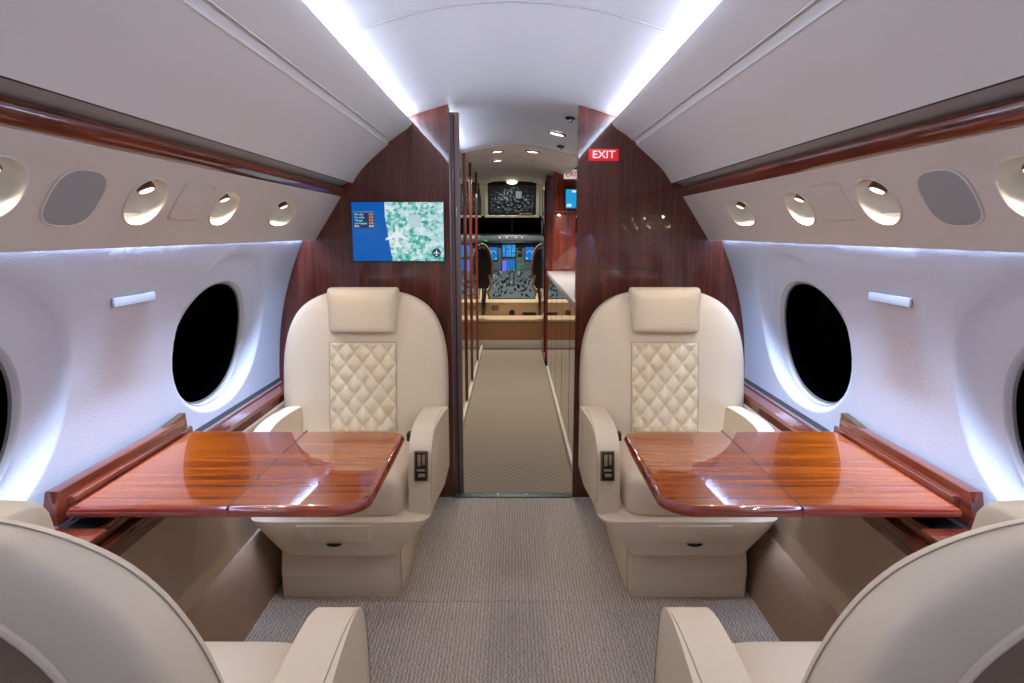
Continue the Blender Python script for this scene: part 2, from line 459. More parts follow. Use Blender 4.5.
# overhead bin panels, grey strip, wooden rail, service panel -------------
P0, P1 = Vector((0.777, 1.4465)), Vector((0.901, 1.256))
D = (P1 - P0); LEN = D.length; D = D / LEN; N2 = Vector((-0.843, -0.542))   # inward normal for the right side (x flips for the left)
CUPS = [(2.385, 'square'), (1.896, 'small'), (1.493, 'large'), (1.047, 'large')]
for s in (-1, 1):
    S = SIDE[s]
    root = tag(empty('sloping_headliner', (s * 0.60, YM, 1.65)), 'long pale curved overhead panel with a double seam, %s of the ceiling' % S, 'ceiling lining')
    up = [(0.500, 1.745), (0.452, 1.768), (0.447, 1.774), (0.443, 1.771), (0.448, 1.762), (0.469, 1.742), (0.510, 1.7165), (0.538, 1.6945)]
    lo = [(0.558, 1.674), (0.60, 1.638), (0.649, 1.595), (0.690, 1.553), (0.720, 1.511), (0.7225, 1.507), (0.726, 1.512)]
    for nm, prof in (('upper_panel', up), ('lower_panel', lo)):
        bm = bmesh.new()
        pr = smooth_pts(prof, 3) if nm == 'lower_panel' else prof
        sheet(bm, [(x - 0.60, z - 1.65) for x, z in pr], [Y0 - YM, YB - YM - 0.0005], s)
        obj(nm, bm, M['liner'], root)
    bm = bmesh.new()      # recessed bead between the two seams
    sheet(bm, [(x - 0.6, z - 1.65) for x, z in [(0.538, 1.6945), (0.541, 1.6975), (0.5555, 1.6825), (0.558, 1.6745), (0.558, 1.674)]], [Y0 - YM, YB - YM - 0.0005], s)
    for a, b in ((0.5385, 1.6935), (0.5575, 1.6735)):
        tube(bm, [(s * (a - 0.6), Y0 - YM, b - 1.65), (s * (a - 0.6), YB - YM - 0.001, b - 1.65)], 0.0018, 6)
    obj('seam_bead', bm, M['liner'], root)
    # grey fabric strip
    bm = bmesh.new(); sheet(bm, [(0.722, 1.522), (0.729, 1.5165), (0.731, 1.5115), (0.776, 1.494), (0.790, 1.494)], [Y0, YB - 0.0005], s)
    tag(obj('grey_strip', bm, M['grey_strip']), 'grey fabric strip above the wooden rail on the %s' % S, 'trim strip')
    bm = bmesh.new(); tube(bm, [(s * 0.7295, Y0, 1.5085), (s * 0.7295, YB - 0.001, 1.5085)], 0.0032, 6)
    o = obj('shadow_gap', bm, M['dark']); struct(o); o.name = 'trim_1%d' % (1 if s < 0 else 2); o['label'] = 'thin dark gap above the grey strip, %s side' % S
    # wooden rail: rounded profile
    pr = smooth_pts([(0.790, 1.4935), (0.775, 1.493), (0.7685, 1.4885), (0.766, 1.479), (0.7665, 1.465), (0.771, 1.453), (0.777, 1.447), (0.785, 1.446)], 4)
    bm = bmesh.new(); extrude(bm, [(s * x, z) for x, z in pr], Y0, YB - 0.0005)
    tag(obj('wooden_rail', bm, M['cabin_wood_y'], sharp=50), 'long polished wooden rail between grey strip and light panel, %s side' % S, 'rail')
    # service panel with cut-outs
    root = tag(empty('service_panel', (s * 0.84, YM, 1.35)), 'long sloping beige service panel holding lamps and speaker, %s side' % S, 'panel')
    OX, OZ = 0.84, 1.35
    def fp(y, a, r, s=s):
        q = P0 + D * a
        return (s * (q.x - OX), y - YM, q.y - OZ)
    bm = bmesh.new()
    ycs = [c[0] for c in CUPS]
    cellhw = {'square': 0.135, 'small': 0.09, 'large': 0.09}
    edges = []
    for yc, kd in CUPS:
        ry, ra, n = {'square': (0.112, 0.050, 3.0), 'small': (0.072, 0.054, 2.2), 'large': (0.070, 0.058, 2.2)}[kd]
        hw = cellhw[kd]
        hole_cell(bm, yc - hw, yc + hw, 0, LEN, yc, LEN * 0.47, ry, ra, fp, n=n, rings=(1.0, 1.05), K=64, quad_rings=2)
        edges.append((yc - hw, yc + hw))
    edges.sort(); cur = Y0
    for a, b in edges + [(YB - 0.0005, None)]:
        vs = [bm.verts.new(fp(cur, 0, 0)), bm.verts.new(fp(a, 0, 0)), bm.verts.new(fp(a, LEN, 0)), bm.verts.new(fp(cur, LEN, 0))]
        bm.faces.new(vs); cur = b
    # lower lip, turned back
    q = P1
    lip = [(q.x, q.y), (q.x + 0.003, q.y - 0.004), (q.x + 0.010, q.y - 0.003), (q.x + 0.012, q.y + 0.012), (q.x - 0.03, q.y + 0.075)]
    sheet(bm, [(x - OX, z - OZ) for x, z in lip], [Y0 - YM, YB - YM - 0.0005], s)
    obj('panel_shell', bm, M['psu'], root, sharp=30)
    # blank access cover
    def local(y, a, h, s=s):       # a point at height h above the panel face (into the cabin)
        q = P0 + D * a + N2 * h
        return (s * q.x, y, q.y)
    covers = [(1.70, 0.098)]
    for yc, ac in covers:
        bm = bmesh.new()
        loft(bm, [[tuple(Vector(local(yc + 0.080 * sup(cos(t), 8) * k, ac + 0.054 * sup(sin(t), 8) * k, h)) - Vector((s * OX, YM, OZ))) for t in [2 * pi * i / 48 for i in range(48)]] for k, h in ((1.05, -0.001), (1.04, 0.003), (1.0, 0.0036), (0.985, 0.0005), (0.965, 0.0040), (0.93, 0.0048))])
        obj('access_cover', bm, M['psu'], root)
    # round-cornered speaker
    yc, ac = 1.255, 0.112
    o = empty('speaker', local(yc, ac, 0)); base = Vector(local(yc, ac, 0))
    tag(o, 'grey oval speaker grille between two reading lamps, %s side' % S, 'speaker')
    bm = bmesh.new()
    loft(bm, [[tuple(Vector(local(yc + 0.074 * sup(cos(t), 2.8) * k, ac + 0.062 * sup(sin(t), 2.8) * k, h)) - base) for t in [2 * pi * i / 56 for i in range(56)]] for k, h in ((1.04, -0.001), (1.04, 0.003), (1.0, 0.005), (0.97, 0.003))], cap=False)
    obj('rim', bm, M['psu'], o)
    bm = bmesh.new()
    loft(bm, [[tuple(Vector(local(yc + 0.072 * sup(cos(t), 2.8) * k, ac + 0.060 * sup(sin(t), 2.8) * k, h)) - base) for t in [2 * pi * i / 56 for i in range(56)]] for k, h in ((1.0, 0.0005), (1.0, 0.003), (0.6, 0.0045), (0.05, 0.005))])
    obj('grille', bm, M['speaker'] if 'speaker' in M else M['grey_strip'], o)
    # reading lamps
    where = {2.385: 'squarish recessed reading lamp nearest the bulkhead, %s side', 1.896: 'round recessed reading lamp between blank cover and bulkhead lamp, %s side', 1.493: 'round recessed reading lamp between speaker and blank cover, %s side',
             1.047: 'round recessed reading lamp cut by the %s edge of the photo'}
    for yc, kd in CUPS:
        ry, ra, n = {'square': (0.112, 0.050, 3.0), 'small': (0.072, 0.054, 2.2), 'large': (0.070, 0.058, 2.2)}[kd]
        ac = LEN * 0.47; base = Vector(local(yc, ac, 0))
        o = empty('reading_lamp', base)
        tag(o, (where.get(yc) or 'round recessed reading lamp behind the camera, %s side') % S, 'reading lamp')
        K = 64
        def rg(k, h, sh=0.0): return [tuple(Vector(local(yc + ry * k * (1 / ((abs(cos(t)) ** n + abs(sin(t)) ** n) ** (1 / n))) * cos(t), ac + sh + ra * k * (1 / ((abs(cos(t)) ** n + abs(sin(t)) ** n) ** (1 / n))) * sin(t), h)) - base) for t in [2 * pi * i / K for i in range(K)]]
        bm = bmesh.new()
        loft(bm, [rg(1.10, -0.0005), rg(1.09, 0.0030), rg(1.04, 0.0045), rg(1.0, 0.003), rg(0.985, -0.002)], cap=False)
        obj('rim', bm, M['psu'], o)
        bm = bmesh.new()
        R_ = [rg(0.99, -0.001), rg(0.95, -0.012), rg(0.86, -0.024, -0.003), rg(0.70, -0.034, -0.007), rg(0.45, -0.040, -0.010), rg(0.10, -0.042, -0.012)]
        loft(bm, R_, cap=False); bm.faces.new([v for v in bm.verts][-K:])
        obj('bowl', bm, M['bowl'], o)
        # lamp head tucked in the upper part of the bowl, tilted down
        hd = Vector(local(yc, ac - ra * 0.42, -0.012)) - base
        aim = Vector((-s * 0.42, 0, -0.9)).normalized()
        q = aim.to_track_quat('Z', 'Y').to_matrix()
        hr = 0.020 if kd == 'large' else 0.016
        bm = bmesh.new()
        loft(bm, [[tuple(hd + q @ Vector((r * cos(t), r * sin(t), z))) for t in [2 * pi * i / 24 for i in range(24)]] for r, z in ((hr * 0.8, -0.016), (hr, -0.008), (hr, 0.002), (hr * 0.86, 0.004), (hr * 0.82, 0.0))])
        obj('lamp_head', bm, M['dark_metal'] if 'dark_metal' in M else M['bronze'], o)
        bm = bmesh.new()
        loft(bm, [[tuple(hd + q @ Vector((r * cos(t), r * sin(t), z))) for t in [2 * pi * i / 24 for i in range(24)]] for r, z in ((hr * 0.80, 0.001), (hr * 0.78, 0.0045), (hr * 0.3, 0.0055))])
        obj('lens', bm, M['lamp'], o)
        lp = base + hd + aim * 0.012
        pw = {'large': 4.0, 'small': 5.0, 'square': 4.0}[kd]
        tg = lp + Vector((-s * 0.60, 0, -0.9))
        spot('reading_light', lp, tg, pw, WARM, angle=168, blend=0.5, size=0.008)

# ledge along the sidewalls, lower panels, carpeted kick ------------------
for s in (-1, 1):
    S = SIDE[s]
    root = tag(empty('side_ledge', (s * 1.05, YM, 0.60)), 'long polished wooden ledge with dark groove below the %s windows' % S, 'ledge')
    ox, oz = 1.05, 0.60
    bm = bmesh.new()
    pr = [(1.080, 0.600), (1.068, 0.610), (1.050, 0.612), (1.046, 0.607), (1.010, 0.607), (1.006, 0.612), (0.988, 0.612), (0.978, 0.604), (0.978, 0.575), (1.10, 0.575)]
    extrude(bm, [(s * (x - ox), z - oz) for x, z in pr], Y0 - YM, YB - YM - 0.001)
    obj('ledge_top', bm, M['cabin_wood_y'], root)
    bm = bmesh.new()
    extrude(bm, [(s * (x - ox), z - oz) for x, z in [(1.1065, 0.606), (1.080, 0.598), (1.080, 0.58), (1.1065, 0.58)]], Y0 - YM, YB - YM - 0.001)
    obj('groove', bm, M['dark'], root)
    # lower panel
    pr = smooth_pts([(0.978, 0.5745), (0.974, 0.56), (0.967, 0.47), (0.952, 0.33), (0.932, 0.205)], 3)
    bm = bmesh.new(); extrude(bm, [(s * x, z) for x, z in pr] + [(s * 1.02, 0.205), (s * 1.02, 0.5745)], Y0, YB - 0.001)
    tag(obj('dado_panel', bm, M['lowpanel']), 'plain tan panel under the wooden ledge, %s side' % S, 'wall panel')
    # carpeted kick
    pr = [(0.94, 0.212), (0.915, 0.210), (0.895, 0.196), (0.880, 0.165), (0.868, 0.10), (0.856, 0.0), (0.99, 0.0), (0.99, 0.212)]
    bm = bmesh.new(); extrude(bm, [(s * x, z) for x, z in pr], Y0, YB - 0.001)
    struct(obj('baseboard_' + S, bm, M['kick'], sharp=60), 'brown carpeted kick board along the %s floor edge' % S, 'baseboard')
    # small shade switch bars
    zc = 1.112
    xw = lerp_tab(SW_S, zc)
    bm = bmesh.new(); box(bm, -0.012, 0.003, -0.088, 0.088, -0.006, 0.008, bev=0.003)
    box(bm, -0.002, 0.007, -0.094, 0.094, -0.014, 0.010, bev=0.002)
    o = obj('wall_handle', bm, M['white'])
    if s < 0: o.location = (-xw + 0.006, 1.71, zc)
    else: o.location = (xw - 0.006, 1.71, zc); o.rotation_euler = (0, 0, pi)
    o.rotation_euler.y = 0.0
    tag(o, 'small white bar handle on the %s sidewall between two windows' % S, 'handle')

# ------------------------------------------------------------------ folding tables with their storage boxes
def table(s):
    S = SIDE[s]
    root = tag(empty('folding_table', (s * 0.67, 1.66, 0.64)), 'glossy striped wood folding table pulled out on the %s' % S, 'table', 'folding cabin tables')
    root.location.x += 0.014 * (s > 0); xo_ = 0.004 if s > 0 else 0.0
    ox, oy, oz = 0.67, 1.66, 0.64
    y0, y1 = 1.378, 1.962; zt, th = 0.665, 0.026
    def outline(xa, xb, rf, rn):       # xa outer, xb inner side with rounded corners
        pts = [(xa, y0), (xa, y1)]
        for i in range(13):
            t = pi / 2 * i / 12; pts.append((xb + rf - rf * sin(t), y1 - rf + rf * cos(t)))
        for i in range(13):
            t = pi / 2 * i / 12; pts.append((xb + rn - rn * cos(t), y0 + rn - rn * sin(t)))
        return pts
    def leaf(name, pts, mt, seam=None):
        bm = bmesh.new()
        cx = sum(p[0] for p in pts) / len(pts); cy = sum(p[1] for p in pts) / len(pts)
        n = len(pts)
        def off(k):
            out = []
            for i, p in enumerate(pts):
                a, b = Vector(pts[i - 1]), Vector(pts[(i + 1) % n]); pv = Vector(p)
                d1 = (pv - a).normalized() if (pv - a).length > 1e-6 else Vector((0, 0)); d2 = (b - pv).normalized() if (b - pv).length > 1e-6 else Vector((0, 0))
                nn = Vector((-(d1.y + d2.y), d1.x + d2.x))
                if nn.length < 1e-6: nn = Vector((cx, cy)) - pv
                nn.normalize()
                if nn.dot(Vector((cx, cy)) - pv) < 0: nn = -nn
                c = max(0.5, abs(nn.dot(Vector((-d1.y, d1.x)))))
                q_ = pv + nn * (k / c)
                if seam is not None and abs(p[0] - seam) < 1e-6: q_.x = p[0] + (q_.x - p[0]) * 0.03
                out.append(tuple(q_))
            return out
        lv = [(0.010, -th), (0.002, -th + 0.004), (0.0, -th + 0.011), (0.0015, -0.008), (0.0065, -0.002), (0.014, 0.0), (0.020, 0.0003)]
        loft(bm, [[(s * (x - ox), y - oy, zt + z - oz) for x, y in off(k)] for k, z in lv])
        for fc in bm.faces:
            zz = fc.calc_center_median().z + oz - zt
            fc.material_index = 0 if (zz > 0.0001 and abs(fc.normal.z) >= 0) else 1
        return obj(name, bm, [mt, M['table_edge']], root, sharp=40)
    leaf('inner_leaf', outline(0.6520, 0.333, 0.060, 0.085), M['table'], 0.6520)
    leaf('outer_leaf', [(1.022 - xo_, y0), (1.026 - xo_, y1), (0.6535, y1), (0.6535, y0)], M['table'], 0.6535)
    bm = bmesh.new(); box(bm, *sorted((s * (0.6512 - ox), s * (0.6546 - ox))), y0 - oy + 0.001, y1 - oy - 0.001, zt - 0.004 - oz, zt + 0.0006 - oz)
    obj('leaf_joint', bm, M['dark'], root)
    for yy in (1.46, 1.86):
      bm = bmesh.new(); box(bm, *sorted((s * (0.60 - ox), s * (0.71 - ox))), yy - 0.02 - oy, yy + 0.02 - oy, zt - th - 0.006 - oz, zt - th + 0.002 - oz, bev=0.002)
      obj('hinge', bm, M['brass'], root)
    for yy in (1.47, 1.85):
        bm = bmesh.new(); box(bm, *sorted((s * (0.70 - ox), s * (1.0 - ox))), yy - 0.012 - oy, yy + 0.012 - oy, zt - th - 0.020 - oz, zt - th - oz, bev=0.002)
        obj('support_arm', bm, M['black'], root)
    # storage box in the ledge
    root = tag(empty('table_stowage', (s * 1.0 + 0.008 * (s > 0), 1.70, 0.6)), 'wooden table stowage with raised lid against the %s sidewall' % S, 'table stowage')
    def lb(x0, x1, y_0, y_1, z0, z1, mt, name, bev=0.003, parent=root, M4=None):
        bm = bmesh.new(); box(bm, *sorted((s * (x0 - 1.0), s * (x1 - 1.0))), y_0 - 1.7, y_1 - 1.7, z0 - 0.6, z1 - 0.6, bev=bev, M4=M4)
        return obj(name, bm, mt, parent)
    lid = bmesh.new()        # raised lid, long board leaning on the wall, end chamfered
    prf = [(1.395, 0.613), (1.388, 0.645), (1.405, 0.694), (2.000, 0.694), (2.000, 0.613)]
    for a, b in ((1.052, 1.086),):
        extrude(lid, [(y - 1.7, z - 0.6) for y, z in prf], s * (a - 1.0), s * (b - 1.0), axis='x', bev=0.004)
    lidobj = obj('lid', lid, M['cabin_wood_y'], root)
    lb(1.030, 1.054, 1.43, 1.99, 0.640, 0.672, M['cabin_wood_y'], 'lid_rail', parent=lidobj)
    bm = bmesh.new(); extrude(bm, [(0.19, 0.094), (0.312, 0.108), (0.312, 0.04), (0.302, 0.04), (0.302, 0.0942)], s * 0.062, s * 0.084, axis='x'); obj('end_bracket', bm, M['bronze'], root, smooth=False)
    lb(0.952, 0.968, 1.30, 2.06, 0.576, 0.610, M['cabin_wood_y'], 'front_rail')
    lb(0.935, 0.963, 1.30, 2.06, 0.525, 0.575, M['cabin_wood_y'], 'front_rail_lip')
    lb(0.970, 1.046, 1.378, 2.02, 0.6125, 0.6155, M['black'], 'dark_slot', bev=0)
    lb(0.925, 1.046, 1.30, 1.372, 0.6125, 0.6205, M['cabin_wood_y'], 'flap', bev=0.006)
    bm = bmesh.new(); tube(bm, [(s * -0.03, -0.17, 0.025), (s * -0.03, -0.05, 0.028), (s * 0.0, 0.02, 0.024)], 0.006)
    obj('slide_arm', bm, M['silver'], root)
for s in (-1, 1): table(s)

# ------------------------------------------------------------------ seats
OUT = [(0.36, 0.300), (0.45, 0.325), (0.55, 0.340), (0.70, 0.341), (0.79, 0.336), (0.865, 0.322), (0.918, 0.303), (0.96, 0.279), (0.996, 0.243), (1.021, 0.200), (1.037, 0.155), (1.045, 0.10), (1.050, 0.03)]
OUTS = smooth_pts(OUT, 4)
def bw(z): return lerp_tab(OUTS, z)
def byc(z): return 0.155 + 0.060 * (z - 0.38) / 0.64
def bth(z):
    t = lerp_tab([(0.36, 0.080), (0.6, 0.078), (0.8, 0.068), (0.91, 0.060), (0.98, 0.050), (1.02, 0.037), (1.037, 0.027), (1.045, 0.018), (1.050, 0.006)], z)
    return t

def make_seat(c, label):
    """facing local -y; c = +1 puts the control panel on the local +x arm"""
    root = tag(empty('cabin_seat'), label, 'seat', 'cream leather cabin seats')
    # pedestal
    bm = bmesh.new()
    prf = [(-0.352, 0.0), (-0.358, 0.085), (-0.352, 0.095), (-0.335, 0.192), (0.20, 0.192), (0.20, 0.0)]
    extrude(bm, prf, -0.205, 0.205, axis='x', bev=0.004)
    obj('pedestal', bm, M['leather'], root)
    bm = bmesh.new(); box(bm, 0.206, 0.216, -0.30, 0.15, 0.0, 0.185, bev=0.003); obj('pedestal_rail', bm, M['leather'], root)
    bm = bmesh.new(); box(bm, -0.216, -0.206, -0.30, 0.15, 0.0, 0.185, bev=0.003); obj('pedestal_rail', bm, M['leather'], root)
    # tapering shell
    bm = bmesh.new()
    rings = []
    for z, w, yf in ((0.180, 0.200, -0.384), (0.184, 0.208, -0.396), (0.245, 0.262, -0.401), (0.306, 0.314, -0.404), (0.310, 0.316, -0.402), (0.313, 0.315, -0.36), (0.36, 0.314, -0.30), (0.40, 0.312, -0.28)):
        yc = (yf + 0.235) / 2; rings.append(se_ring(c * 0.014, yc, z, w, 0.235 - yc, 12, 72))
    loft(bm, rings)
    obj('seat_shell', bm, M['leather'], root)
    # drawer front
    bm = bmesh.new(); box(bm, -0.128, 0.128, -0.4085, -0.395, 0.238, 0.298, bev=0.003)
    d = obj('drawer_front', bm, M['leather'], root)
    bm = bmesh.new(); pts = [(0.026 * cos(pi * i / 12), 0.230 - 0.009 * sin(pi * i / 12)) for i in range(13)]
    extrude(bm, pts, -0.407, -0.395, axis='y')
    obj('finger_pull', bm, M['black'], d)
    # cushion
    bm = bmesh.new(); rings = []
    prof = [(0.310, 0.92), (0.318, 0.98), (0.34, 1.0), (0.39, 1.0), (0.42, 0.985), (0.442, 0.95), (0.455, 0.88), (0.462, 0.70), (0.466, 0.4)]
    for z, k in prof:
        kk = 1 - (1 - k) * 0.9
        w = 0.246 * (1 - (1 - k) * 0.75); h = 0.258 - (1 - k) * 0.22
        rings.append(se_ring(0, -0.115, z, w, h, 7, 64))
    loft(bm, rings)
    obj('seat_cushion', bm, M['leather'], root, sharp=60)
    # backrest
    bm = bmesh.new(); rings = []; zs = [0.38 + (1.0498 - 0.38) * (1 - (1 - i / 44) ** 1.5) for i in range(45)]
    for z in zs: rings.append(se_ring(0, byc(z), z, bw(z), bth(z), 4.6, 88))
    loft(bm, rings)
    back = obj('backrest', bm, M['leather'], root, sharp=70)
    # stitched seam along the back edge, front and rear
    for nm, sg, ins, q in (('rear_seam', 1, 0.030, 0.0008), ('front_seam', -1, 0.036, 0.0012)):
        pts = []
        zz = [0.45 + (1.0485 - 0.45) * (1 - (1 - i / 50) ** 1.6) for i in range(51)]
        for side in (-1, 1):
            seq = zz if side < 0 else zz[::-1]
            for z in seq:
                pts.append((side * bw(z) * 1.0005, byc(z) - 0.36 * bth(z), z + 0.0004))
        if sg > 0:
            bm = bmesh.new(); tube(bm, pts, q, 6); obj(nm, bm, M['seam'], back)
    # rear pocket
    bm = bmesh.new()
    def yr(z, x): return byc(z) + bth(z) * (1 - min(0.999, abs(x / bw(z))) ** 4.6) ** (1 / 4.6)
    zz = [0.50 + 0.507 * (1 - (1 - i / 36) ** 1.6) for i in range(37)]
    half = [(max(0.0, bw(z + 0.03) - 0.055), z) for z in zz]
    arch = [(-x, z) for x, z in half] + [(x, z) for x, z in reversed(half)]
    pts = [(x, yr(z, x) + 0.001, z) for x, z in arch]
    tube(bm, pts, 0.0045, 8)
    obj('pocket_piping', bm, M['leather'], back)
    bm = bmesh.new(); G = []
    for w_, z in half:
        row = []
        for q_ in range(25):
            x = (-1 + 2 * q_ / 24) * max(w_, 0.002) * 0.985
            row.append(bm.verts.new((x, yr(z, x) + 0.0025, z - 0.002)))
        G.append(row)
    for r0_, r1_ in zip(G, G[1:]):
        for q_ in range(24): bm.faces.new((r0_[q_], r0_[q_ + 1], r1_[q_ + 1], r1_[q_]))
    bmesh.ops.remove_doubles(bm, verts=bm.verts, dist=0.0002)
    obj('back_pocket', bm, M['pocket'], back)
    # quilted insert: diamonds
    bm = bmesh.new(); nx, nz = 72, 110; zb, zt, hw = 0.475, 0.842, 0.137
    def yfront(z, x): return byc(z) - bth(z) * (1 - min(0.999, abs(x / bw(z))) ** 4.6) ** (1 / 4.6)
    G = []
    for j in range(nz + 1):
        z = zb + (zt - zb) * j / nz; row = []
        for i in range(nx + 1):
            x = -hw + 2 * hw * i / nx
            a = x / 0.0685 + (z - zt) / 0.0862; b = x / 0.0685 - (z - zt) / 0.0862
            h = (abs(sin(pi * a) * sin(pi * b))) ** 0.5
            ed = min(1, min(hw - abs(x), zt - z, z - zb) / 0.006)
            row.append(bm.verts.new((x, yfront(z, x) - (0.0005 + (0.0150 * h + 0.0005) * ed), z)))
        G.append(row)
    for j in range(nz):
        for i in range(nx): bm.faces.new((G[j][i], G[j][i + 1], G[j + 1][i + 1], G[j + 1][i]))
    obj('quilted_panel', bm, M['leather2'], back, sharp=180)
    # vertical panel seams beside the quilting
    bm = bmesh.new()
    loop = [(-hw, zb), (-hw, zt), (hw, zt), (hw, zb)]
    for (xa, za), (xb, zb_) in zip(loop, loop[1:]):
        tube(bm, [(xa + (xb - xa) * i / 12, yfront(za + (zb_ - za) * i / 12, xa + (xb - xa) * i / 12) - 0.0006, za + (zb_ - za) * i / 12) for i in range(13)], 0.0022, 6)
    obj('panel_seam', bm, M['seam'], back)
    # headrest
    bm = bmesh.new(); rings = []
    for z, k in ((0.886, 0.55), (0.888, 0.80), (0.896, 0.94), (0.912, 1.0), (0.97, 1.0), (1.020, 1.0), (1.040, 0.93), (1.052, 0.80), (1.059, 0.60), (1.062, 0.3)):
        t = (z - 0.886) / 0.176
        w = (0.134 + 0.012 * t) * (0.86 + 0.14 * k ** 0.5 if k < 1 else 1)
        h0, h1 = 0.100 + 0.012 * t, 0.252          # front y, rear y
        if z < 0.93: h1 = 0.235
        cy = (h0 + h1) / 2; hh = (h1 - h0) / 2 * k
        cy = cy if z > 0.95 else h0 + 0.04 + 0.02 * t; hh = hh if z > 0.95 else 0.045 * k
        rings.append((z, cy, w, hh))
    # interpolate a continuous shape
    RG = []
    for z, cy, w, hh in rings: RG.append(se_ring(0, cy, z, w, hh, 4.5, 56))
    loft(bm, RG)
    obj('headrest', bm, M['leather'], root, sharp=60)
    # arms
    arm = smooth_pts([(0.10, 0.580), (-0.04, 0.592), (-0.15, 0.596), (-0.235, 0.589), (-0.290, 0.568), (-0.322, 0.535), (-0.338, 0.480), (-0.346, 0.40), (-0.350, 0.312)], 4)
    for side in (-1, 1):
        bm = bmesh.new()
        poly = list(arm) + [(-0.05, 0.300), (0.10, 0.32)]
        extrude(bm, poly, side * 0.252, side * (0.342 if side == c else 0.312), axis='x', bev=0.012, seg=3)
        for v in bm.verts:        # slight outward flare to the rear
            if side == c and abs(v.co.x) > 0.29: v.co.x += side * 0.010 * (v.co.y + 0.10) / 0.2
        a = obj('armrest', bm, M['leather'], root, sharp=40)
        bm = bmesh.new()
        pts = [(side * 0.3435, y + 0.004, z - 0.012) for y, z in arm[4:-1]]
        tube(bm, [(side * (0.3315 if side == c else 0.3015), y, z) for y, z in [(yy + 0.003, zz + 0.0005) for yy, zz in arm[2:-2]]], 0.0012, 6)
        obj('arm_seam', bm, M['seam'], a)
        if side == c:
            # control panel on the sloping front of the arm
            p = Vector((side * 0.297, -0.3415, 0.488)); ang = math.atan2(-0.332 + 0.300, 0.545 - 0.40)
            R4 = Matrix.Translation(p) @ Matrix.Rotation(radians(-10), 4, 'X')
            bm = bmesh.new(); box(bm, -0.024, 0.024, -0.0035, 0.006, -0.052, 0.052, bev=0.002, M4=R4)
            cp = obj('control_panel', bm, M['bronze'], a)
            bm = bmesh.new()
            box(bm, -0.019, 0.019, -0.0055, -0.002, -0.047, 0.047, bev=0.001, M4=R4)
            obj('switch_plate', bm, M['black'], cp)
            bm = bmesh.new()
            box(bm, -0.012, -0.001, -0.0075, -0.004, 0.000, 0.040, M4=R4, bev=0.001); box(bm, 0.004, 0.014, -0.0075, -0.004, 0.004, 0.040, M4=R4, bev=0.001)
            box(bm, -0.014, 0.014, -0.0075, -0.004, -0.018, -0.010, M4=R4, bev=0.001); box(bm, -0.010, 0.014, -0.0075, -0.004, -0.038, -0.026, M4=R4, bev=0.001)
            obj('switch', bm, M['brass'], cp)
    # lap belt buckle beside the inboard arm
    bm = bmesh.new(); box(bm, *sorted((c * 0.190, c * 0.252)), 0.000, 0.040, 0.462, 0.494, bev=0.004)
    belt = obj('lap_belt', bm, M['black'], root)
    bm = bmesh.new(); box(bm, *sorted((c * 0.222, c * 0.252)), 0.004, 0.012, 0.466, 0.490, bev=0.003)
    obj('buckle', bm, M['brass'], belt)
    return root

seatA = make_seat(1, 'cream leather seat with quilted back facing the camera, below the map screen')
seatB = make_seat(-1, 'cream leather seat with quilted back facing the camera, below the red exit sign')
seatA.location = (-0.612, 2.455, 0.0005); seatB.location = (0.628, 2.455, 0.0005)
s3 = copy_tree(seatB); s3.rotation_euler = (0, 0, pi); s3.location = (-0.626, 0.85, 0.0005)
s3['label'] = 'cream leather seat seen from behind in the bottom left corner'
s4 = copy_tree(seatA); s4.rotation_euler = (0, 0, pi); s4.location = (0.628, 0.85, 0.0005)
s4['label'] = 'cream leather seat seen from behind in the bottom right corner'

# the near seats sit a little reclined with the headrest pushed down
for st in (s3, s4):
    for ch in st.children:
        k = ch.name.split('.')[0]
        if k in ('backrest', 'headrest'):
            th_ = -0.026; Rm = Matrix.Rotation(th_, 4, 'X'); cc = Vector((0, 0.155, 0.42))
            dz_ = -0.010 if k == 'backrest' else -0.047
            ch.rotation_euler = (th_, 0, 0); ch.location = cc - Rm @ cc + Vector((0, 0.077 if k == 'backrest' else 0.062, dz_))

# ------------------------------------------------------------------ bulkhead
for s, xi in ((-1, 0.286), (1, 0.297)):
    bm = bmesh.new()
    pts = [(xi, 0.0), (1.13, 0.0), (1.13, 1.0), (0.98, 1.40), (0.80, 1.60), (0.60, 1.80), (xi, 1.90)]
    extrude(bm, [(s * x, z) for x, z in pts], YB, YB + 0.045)
    struct(obj('wall_front_' + SIDE[s], bm, M['bulk'], smooth=False), 'glossy dark wood bulkhead %s of the doorway' % SIDE[s], 'wall')
# pocket door edge and door frame
root = struct(empty('door_1', (-0.264, 3.03, 0)), 'edge of the sliding door left of the doorway', 'door')
B('door_edge', M['jamb'], root, -0.020, 0.023, -0.004, 0.030, 0.002, 1.822, bev=0.002)
B('door_strip', M['silver'], root, -0.0235, -0.0195, -0.0045, 0.010, 0.002, 1.84, bev=0.0005)
B('door_strip', M['dark'], root, -0.004, 0.002, -0.0055, -0.003, 0.01, 1.81)
B('latch', M['silver'], root, 0.003, 0.010, -0.0065, -0.003, 1.35, 1.40, bev=0.001)
# threshold strip
root = struct(empty('trim_5', (0, 3.0, 0)), 'dark metal threshold strip in the doorway', 'trim')
B('threshold_strip', M['grey_metal'], root, -0.285, 0.295, -0.03, 0.025, 0.0, 0.006, bev=0.002)
for x in (-0.19, -0.07, 0.07, 0.19):
    bm = bmesh.new(); bmesh.ops.create_cone(bm, cap_ends=True, segments=12, radius1=0.007, radius2=0.006, depth=0.002, matrix=Matrix.Translation((x, -0.003, 0.007)))
    obj('screw', bm, M['silver'], root)
# ceiling edge trim over the doorway
bm = bmesh.new(); tube(bm, [(x, YB + 0.0, z + 0.0035) for x, z in full_ceil if abs(x) < 0.30], 0.004, 6)
struct(obj('trim_6', bm, M['white']), 'curved edge strip over the doorway', 'trim')
